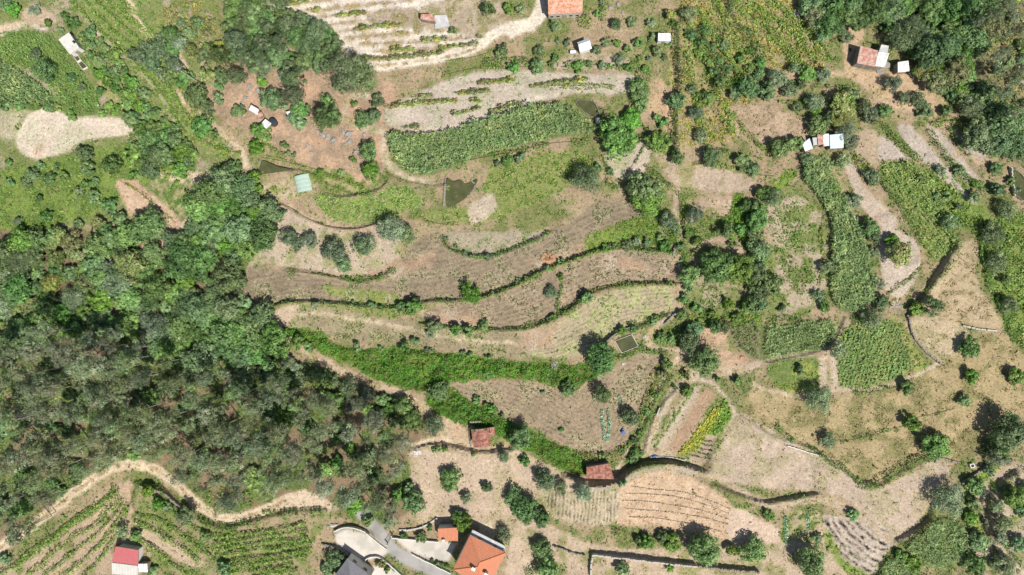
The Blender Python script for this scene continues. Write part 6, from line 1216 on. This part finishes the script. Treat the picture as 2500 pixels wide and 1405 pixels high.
shed('tin_hut', [(643,282),(630,288),(627,279),(638,273)], 1.7, 1.8, 'rusty', 'wood', 'tiny rusty lean-to beside the upper pale tin hut', 'hut', 'small tin huts', .35, .04)
shed('tin_hut', [(663,302),(650,315),(637,303),(648,291)], 1.9, 2.0, 'white_sheet', 'wood', 'white roofed hut beside the black water tank, lower of two', 'hut', 'small tin huts', .35, .03)
shed('tin_hut', [(712,282),(702,283),(698,274),(708,271)], 1.6, 1.7, 'white_sheet', 'wood', 'little white hut half hidden under the dark trees', 'hut', 'small tin huts', .35, .03)

# ---------------------------------------------------------------- tanks and ponds
def rimmed(name, pts, rim, h, mat, water_up, label, cat, jag=0.0, sm=1):
    P = world_pts(closed(pts, sm) if sm > 1 else pts); c = P.mean(0); g = float(zat(P[:, 0], P[:, 1]).mean()); n = len(P)
    root = link(name, None); root.location = (c[0], c[1], g); d = P-c; inn = d*(1-rim/np.maximum(np.linalg.norm(d, axis=1, keepdims=True), .1))
    r = random.Random(3)
    for i in range(n):
        j = (i+1) % n; hh = h*(1+jag*r.uniform(-.4, .4))
        MB().prism([tuple(d[i]), tuple(d[j]), tuple(inn[j]), tuple(inn[i])], -.8, hh).build('rim', M[mat], root)
    o = MB().add([(*v, water_up) for v in inn*1.01], [tuple(range(n))]).build('water_surface', M['water'], root)
    tag(root, label, cat); return root
rimmed('water_tank', [(1499,832),(1541,816),(1557,845),(1516,862)], .14, .5, 'concrete', .3, 'square concrete water tank full of greenish water', 'water tank')
rimmed('pond', [(1404,248),(1425,245),(1447,248),(1459,265),(1464,293),(1440,285),(1420,272)], .14, .6, 'stone', .2, 'pointed pond with a pale stone rim above the corn', 'pond', .4, 2)
rimmed('water_tank', [(182,138),(192,133),(201,148),(192,154)], .16, .55, 'plaster', .2, 'small dark tank below the white hut, upper of two', 'water tank')
rimmed('water_tank', [(193,155),(202,149),(218,166),(206,173)], .16, .55, 'plaster', .2, 'small dark tank below the white hut, lower of two', 'water tank')
rimmed('pond', [(2464,420),(2474,415),(2500,440),(2505,490),(2475,478)], .12, .5, 'stone', .15, 'stone edged pond cut by the right edge', 'pond', .3, 2)
o = MB(); p = at(1458, 297); o.box(0, 0, -.3, .9, 1.2, 1.2, .1).box(0, 0, .9, 1.0, 1.3, .12, .1); o = o.build('stone_box', M['concrete']); o.location = p; tag(o, 'small pale stone box at the tip of the pointed pond', 'sluice box')
def water(pts, up, label, sm=4):
    P = world_pts(closed(pts, sm)); g = float(np.min(zat(P[:, 0], P[:, 1])))+up
    gg = float(np.max(zat(P[:, 0], P[:, 1])))+.06
    o = MB().prism([tuple(p) for p in P], gg-.3, gg).build('pond', M['water']); tag(o, label, kind='structure')
water([(1090,440),(1108,444),(1125,440),(1140,450),(1166,438),(1155,462),(1140,482),(1112,500),(1090,503)], .05, 'dark four sided pond above the parcel')
water([(633,424),(641,393),(675,406),(718,416),(690,419),(660,423)], .05, 'dark triangular pond near the small tin huts', 3)
water([(1510,1190),(1500,1180),(1440,1187),(1400,1176),(1380,1164),(1410,1185),(1450,1198)], .0, 'dark shaded ditch below the brick red barn', 2) if False else None

# ---------------------------------------------------------------- walls
def wall(pts, h, th, mat, label, name='stone_wall', seed=0, step=.45, jag=.25, cat='wall'):
    P = world_pts(curve(pts, 4)); m = MB(); r = random.Random(seed); d = np.diff(P, axis=0); L = np.hypot(d[:, 0], d[:, 1]); cum = np.concatenate([[0], np.cumsum(L)])
    n = max(2, int(cum[-1]/step)); mat_ = M[mat]
    for i in range(n):
        s = (i+.5)*cum[-1]/n; k = min(int(np.searchsorted(cum, s))-1, len(L)-1); k = max(k, 0); t = (s-cum[k])/L[k]; x, y = P[k]+d[k]*t
        a = math.atan2(d[k, 1], d[k, 0]); hh = h*(1+jag*r.uniform(-1, .6)); g = float(zat(x, y))
        m.box(x+r.uniform(-.04, .04), y+r.uniform(-.04, .04), g-.7, cum[-1]/n*1.02+r.uniform(0, .02), th*(1+jag*r.uniform(-.4, .4)), .7+hh, a+r.uniform(-.1, .1)*jag*2)
    o = m.build(name, mat_); tag(o, label, cat); return o
wall([(1441,1405),(1442,1375),(1446,1352)], 1.2, .35, 'pale_stone', 'short leg of the long stone wall at the bottom edge', seed=1)
wall([(1446,1352),(1500,1358),(1560,1364),(1640,1374),(1700,1380)], 1.2, .32, 'pale_stone', 'long pale stone wall near the bottom edge, left stretch', seed=2)
wall([(1705,1381),(1780,1389),(1850,1394)], .9, .4, 'stone', 'long stone wall near the bottom edge, broken right stretch', seed=3, jag=.5)
wall([(1350,1332),(1375,1340),(1400,1350),(1428,1355)], .7, .35, 'stone', 'low wavy stone wall left of the long stone wall', seed=4, jag=.5)
wall([(1920,1088),(1945,1095),(1975,1105),(2005,1112)], .5, .2, 'plaster', 'thin white wall above the wide fallow field', seed=5, jag=.1)
wall([(2345,795),(2380,803),(2430,808)], .5, .35, 'pale_stone', 'pale stone wall below the dry grass field', seed=6, jag=.4)
wall([(2215,770),(2225,815),(2250,850),(2292,888)], .7, .4, 'stone', 'dark stone wall along the stony dry plot', seed=7, jag=.4)
wall([(2462,410),(2466,440),(2472,480)], 1.0, .3, 'pale_stone', 'pale wall beside the pond at the right edge', seed=8)
wall([(817,1296),(838,1287),(862,1285),(885,1292),(903,1303)], 1.1, .2, 'plaster', 'white curved wall along the top of the left yard', seed=9, jag=.04, step=.8)
wall([(903,1306),(928,1328),(945,1340)], .5, .18, 'plaster', 'low white kerb wall between left yard and lane', seed=10, jag=.03, step=.8)
wall([(1006,1352),(1030,1364),(1060,1378),(1100,1398)], .8, .2, 'plaster', 'white garden wall between the lane and the right yard', seed=11, jag=.03, step=.8)
wall([(958,1312),(1010,1316),(1070,1322)], .9, .2, 'plaster', 'white wall along the top of the right yard', seed=12, jag=.03, step=.8)
wall([(975,1294),(1010,1292),(1040,1282),(1068,1265)], .6, .4, 'pale_stone', 'curving pale stone wall above the right yard', seed=13, jag=.4)
wall([(787,1327),(805,1330),(830,1338),(855,1355)], .9, .5, 'stone', 'dark stone wall below the left yard', seed=14, jag=.3)
wall([(886,1382),(893,1366),(908,1358),(930,1360),(955,1378),(985,1405)], .9, .2, 'plaster', 'curved white wall round the little garden by the lane', seed=15, jag=.05, step=.6)
wall([(345,1185),(400,1200),(440,1232),(462,1252)], .8, .4, 'stone', 'stone terrace wall under the sand road', seed=16, jag=.4)
wall([(1150,440),(1160,455),(1142,480)], .5, .3, 'stone', 'stone edge on the right of the dark four sided pond', seed=17, jag=.4)
wall([(1088,436),(1086,470),(1084,505)], .35, .5, 'stone', 'pale dam wall on the left of the dark four sided pond', seed=18, jag=.1)
wall([(634,392),(632,426)], .3, .4, 'stone', 'pale dam wall on the left of the dark triangular pond', seed=19, jag=.1)
wall([(1455,858),(1480,834),(1508,812),(1540,800)], .6, .4, 'stone', 'dark curved stone wall above the square water tank', seed=20, jag=.4)
wall([(1620,792),(1640,772),(1656,762)], .7, .4, 'stone', 'short dark stone wall at the corner of the footpath', seed=21, jag=.4)
wall([(1590,1118),(1640,1119),(1675,1128)], .35, .2, 'pale_stone', 'thin pale kerb along the bottom of the vegetable garden', seed=22, jag=.2)
wall([(1145,1046),(1150,1094)], .6, .25, 'stone', 'low wall on the left of the ruined house', seed=23, jag=.3)
wall([(1645,580),(1648,600),(1643,625)], .5, .5, 'stone', 'low stone wall beside the top of the footpath', seed=24, jag=.5)
wall([(2280,1130),(2290,1118),(2340,1130)], .5, .4, 'stone', 'low dark wall on the terrace by the white well', seed=25, jag=.4)
for q in [(2345,1180),(2420,1130)],: wall(q, .8, .35, 'stone', 'stone terrace wall at the lower right above the grass strip', seed=26, jag=.4)
# straw ridges: long low windrows over the orange tan field
SRD = [[(1540,1185),(1600,1194),(1680,1204),(1780,1240)],[(1525,1202),(1590,1206),(1680,1218),(1778,1252)],[(1518,1220),(1590,1226),(1690,1240),(1778,1266)],[(1530,1242),(1610,1248),(1700,1260),(1776,1280)],[(1535,1262),(1610,1266),(1700,1282),(1775,1302)]]
for i, q in enumerate(SRD):
    o = strip('straw_ridge', q, .3, .25, 60, .3, [(0.50,0.40,0.28),(0.40,0.32,0.21),(0.56,0.46,0.33)], .2, 400+i, .4)
    tag(o, ORD[i]+' straw ridge from the top across the orange tan field', 'straw ridge', 'straw ridges')

# ---------------------------------------------------------------- small things
def pole(px, py, h, label, cross=True):
    x, y, z = at(px, py); root = link('utility_pole', None); root.location = (x, y, z)
    MB().tube([(0, 0, -.5), (0, 0, h)], [.16, .09], 8).build('pole', M['pale_stone'], root)
    if cross:
        MB().box(0, 0, h-.5, 1.7, .12, .12, -.75).build('crossarm', M['pale_stone'], root)
        for k in (-.75, -.35, .35, .75): MB().tube([(k*math.cos(-.75), k*math.sin(-.75), h-.38), (k*math.cos(-.75), k*math.sin(-.75), h-.15)], [.05, .03], 6).build('insulator', M['dark'], root)
    tag(root, label, 'utility pole'); return (x, y, z+h)
pole(482, 200, 10, 'white concrete utility pole with a crossarm at the upper left')
pole(1553, 1166, 7.5, 'utility pole beside the ditch under the brick red barn', False) if False else None
def thing_at(name, mb, mat, px, py, label, cat, rot=0, up=0, group=None):
    o = mb.build(name, M[mat]); x, y, z = at(px, py); o.location = (x, y, z+up); o.rotation_euler = (0, 0, rot); return tag(o, label, cat, group)
# round black tank
m = MB(); m.tube([(0, 0, -.1), (0, 0, 1.3), (0, 0, 1.5), (0, 0, 1.56)], [.95, .95, .75, .3], 18); thing_at('water_tank', m, 'black_plastic', 670, 301, 'round black plastic water tank beside the lower white hut', 'water tank')
m = MB(); m.tube([(0, 0, 0), (0, 0, .8), (0, 0, .86)], [.42, .45, .3], 12); thing_at('barrel', m, 'blue_plastic', 1520, 1055, 'blue barrel at the right edge of the tan field', 'barrel')
m = MB(); m.tube([(0, 0, 0), (0, 0, .5)], [.3, .33], 12); thing_at('bucket', m, 'blue_plastic', 1521, 1050, 'small blue bucket just above the blue barrel', 'bucket')
def heap(px, py, w_, d_, h, mat, label, name, cat, rot=0, seed=0):
    r = random.Random(seed); m = MB(); n = 12; ring_ = []
    vs = [(0, 0, h)]; fs = []
    for k, (f, hh) in enumerate(((.45, .8), (.8, .45), (1.0, -.1))):
        for i in range(n):
            a = 6.283*i/n; q = f*(1+.25*r.uniform(-1, 1)); vs.append((math.cos(a)*w_*q/2, math.sin(a)*d_*q/2, h*hh*(1+.4*r.uniform(-1, 1)) if hh > 0 else -.15))
    for i in range(n):
        fs.append((0, 1+i, 1+(i+1) % n))
        for k in range(2): fs.append((1+k*n+i, 1+(k+1)*n+i, 1+(k+1)*n+(i+1) % n, 1+k*n+(i+1) % n))
    m.add(vs, fs); return thing_at(name, m, mat, px, py, label, cat, rot)
heap(1597, 1113, 1.8, .8, .5, 'blue_plastic', 'crumpled blue tarpaulin at the foot of the vegetable garden', 'tarpaulin', 'tarpaulin', .1, 1)
heap(1673, 1121, .7, .5, .4, 'white_sheet', 'white sack at the lower edge of the vegetable garden', 'sack', 'sack', 0, 2)
heap(1603, 1100, 1.2, .9, .4, 'brown_leaf', 'reddish heap of dry weeds in the vegetable garden', 'compost_heap', 'heap', 0, 3)
heap(1338, 630, 3.6, 3.2, .7, 'brown_leaf', 'brown heap of dead branches on the long upper field', 'brush_heap', 'heap', 0, 4)
heap(1812, 873, 1.6, 1.0, .4, 'clay', 'orange heap of rubble below the small sparse corn', 'rubble_heap', 'heap', .3, 5)
heap(1522, 888, 1.2, .8, .3, 'pale_stone', 'pale rubble under the square water tank', 'rubble_heap', 'heap', .3, 6)
heap(1573, 822, 1.5, .8, .4, 'pale_stone', 'pile of pale stones right of the square water tank', 'stone_pile', 'heap', .6, 7)
heap(1430, 38, 1.1, .5, .5, 'blue_plastic', 'blue clutter in front of the stone house', 'clutter', 'clutter', 0, 8)
heap(240, 258, .7, .6, .5, 'plaster', 'small white lump beside the mown strip', 'sack', 'sack', 0, 9)
heap(810, 1283, 3.0, 1.0, .5, 'pale_stone', 'pile of grey stones left of the white curved wall', 'stone_pile', 'heap', .2, 10)
heap(2075, 122, .5, .9, .7, 'black_plastic', 'dark standing drum left of the ruined farm sheds', 'drum', 'drum', 0, 11)
heap(460, 532, .7, .4, .3, 'blue_plastic', 'tiny blue sack at the bend of the left footpath', 'sack', 'sack', 0, 12)
# white slatted frame
root = link('slatted_frame', None); root.location = at(1020, 1105); root.rotation_euler = (0, 0, .12)
for k in range(5): MB().box(-.75+k*.375, 0, .25, .24, 1.0, .06).build('slat', M['white_sheet'], root)
for k in (-.45, .45): MB().box(0, k, .18, 1.9, .08, .07).build('rail', M['wood'], root)
for sx in (-.85, .85):
    for sy in (-.42, .42): MB().box(sx, sy, -.2, .08, .08, .38).build('leg', M['wood'], root)
tag(root, 'white slatted frame lying on the slope below the eucalyptus wood', 'frame')
# pallet by the red shed, shade net tunnel, white well, gate
root = link('pallet', None); root.location = at(365, 1353); root.rotation_euler = (0, 0, .15)
for k in range(5): MB().box(0, -.5+k*.25, .12, 1.1, .14, .03).build('board', M['straw'], root)
for k in (-.48, 0, .48): MB().box(k, 0, 0, .1, 1.1, .118).build('bearer', M['wood'], root)
tag(root, 'wooden pallet lying right of the red roofed shed', 'pallet')
root = link('net_tunnel', None); root.location = at(741, 449); root.rotation_euler = (0, 0, -1.35)
m = MB(); nb = 10; vs = []; fs = []
for i in range(9):
    for k in range(nb+1):
        a = math.pi*k/nb; vs.append((-2.1+i*.52, math.cos(a)*1.9, max(0, math.sin(a))*.75+(.05 if i % 2 else 0)))
for i in range(8):
    for k in range(nb): fs.append((i*(nb+1)+k, (i+1)*(nb+1)+k, (i+1)*(nb+1)+k+1, i*(nb+1)+k+1))
m.add(vs, fs).build('net_cover', M['net'], root)
for i in range(0, 9, 2): MB().tube([(-2.1+i*.52, math.cos(math.pi*k/8)*1.93, math.sin(math.pi*k/8)*.78+.03) for k in range(9)], [.03]*9, 5).build('hoop', M['metal'], root)
tag(root, 'low tunnel covered with pale teal netting beside the triangular pond', 'net tunnel')
rimmed('well', [(2364,1133),(2374,1130),(2378,1139),(2367,1143)], .25, .7, 'plaster', .3, 'small square white well on the lower right terrace', 'well')
root = link('gate', None); x, y, z = at(953, 1315); root.location = (x, y, z); root.rotation_euler = (0, 0, 1.05)
MB().box(-.05, 0, 1.55, 2.2, .06, .06).box(-.05, 0, .3, 2.2, .06, .06).build('frame', M['black_plastic'], root)
for k in range(9): MB().box(-1.05+k*.25, 0, .36, .035, .035, 1.19).build('bar', M['black_plastic'], root)
for k in (-1.25, 1.15): MB().box(k, 0, -.3, .22, .22, 2.1).build('post', M['plaster'], root)
tag(root, 'dark barred gate across the grey lane', 'gate')
# wires drop as thin shadows in the view: a pair of poles carry three wires over the ditch
# garden posts in the path hedge
for i, (px, py) in enumerate([(1572,1012),(1585,985),(1600,955),(1563,1045),(1556,1075)]):
    m = MB(); m.box(0, 0, -.3, .16, .16, 2.3); thing_at('vine_post', m, 'stone', px, py, 'granite vine post in the hedge, %s from the bottom' % ORD[[2,3,4,1,0][i]], 'post', random.random(), 0, 'vine posts along the narrow path')
m = MB(); m.box(0, 0, .05, .25, 2.0, .12); thing_at('beam', m, 'pale_stone', 1607, 1005, 'pale stone beam lying beside the rutted track', 'beam', -.4)
# boulders on the orange hillside and the rough slopes
BO = [(775,322,7),(787,330,9),(800,335,8),(815,345,10),(838,322,8),(852,330,12),(855,345,7),(846,350,6),(760,372,6),(752,355,6),(870,372,8),(890,330,6),(610,215,9),(600,240,8),(630,222,7),(592,252,6),(640,178,7),(680,190,5),
      (2160,158,12),(2150,175,10),(2260,380,6),(2470,150,12),(2485,170,14),(2495,200,10),(2460,205,9),(2480,240,12),(1500,105,5),(1470,8,7),(1490,20,6),(1510,12,7),(1520,32,5),(930,55,6),(925,65,5),(900,45,5)]
BN = {}
for i, (px, py, rp) in enumerate(sorted(BO)):
    r = random.Random(i); me = MB(); n = 7; vs = []; fs = []
    for k, (f, hh) in enumerate(((.95, -.3), (1.0, .25), (.65, .6))):
        for j in range(n): a = 6.283*j/n; q = f*(1+.3*r.uniform(-1, 1)); vs.append((math.cos(a)*q, math.sin(a)*q*.7, hh*(1+.3*r.uniform(-1, 1))))
    for k in range(2):
        for j in range(n): fs.append((k*n+j, k*n+(j+1) % n, (k+1)*n+(j+1) % n, (k+1)*n+j))
    fs.append(tuple(2*n+j for j in range(n))); fs.append(tuple(range(n-1, -1, -1)))
    me.add(vs, fs); o = thing_at('boulder', me, 'rock', px, py, None, None, r.uniform(0, 3)); s = rp/10; o.scale = (s, s, s*.8)
    where = 'on the bare orange hillside' if px < 900 else 'near the ruined farm sheds' if 2100 < px < 2300 else 'on the rocky slope in the upper right corner' if px > 2400 else 'on the scrub behind the stone house' if px > 1400 else 'on the white vineyard terraces'
    BN[where] = BN.get(where, 0)+1; tag(o, 'grey boulder '+where+', '+CARD[BN[where]-1]+' from the left', 'boulder', 'boulders '+where)

# ---------------------------------------------------------------- air
if HAZE > 0:
    m, nt_, out = new_mat('haze_air'); v = nt_.nodes.new('ShaderNodeVolumePrincipled')
    v.inputs['Color'].default_value = (.96, .98, 1, 1); v.inputs['Density'].default_value = HAZE; v.inputs['Anisotropy'].default_value = 0.0
    nt_.links.new(v.outputs[0], out.inputs['Volume'])
    o = MB().prism([(-760, -760), (760, -760), (760, 760), (-760, 760)], -6, H+6).build('haze', m); tag(o, 'thin pale summer haze', kind='stuff')
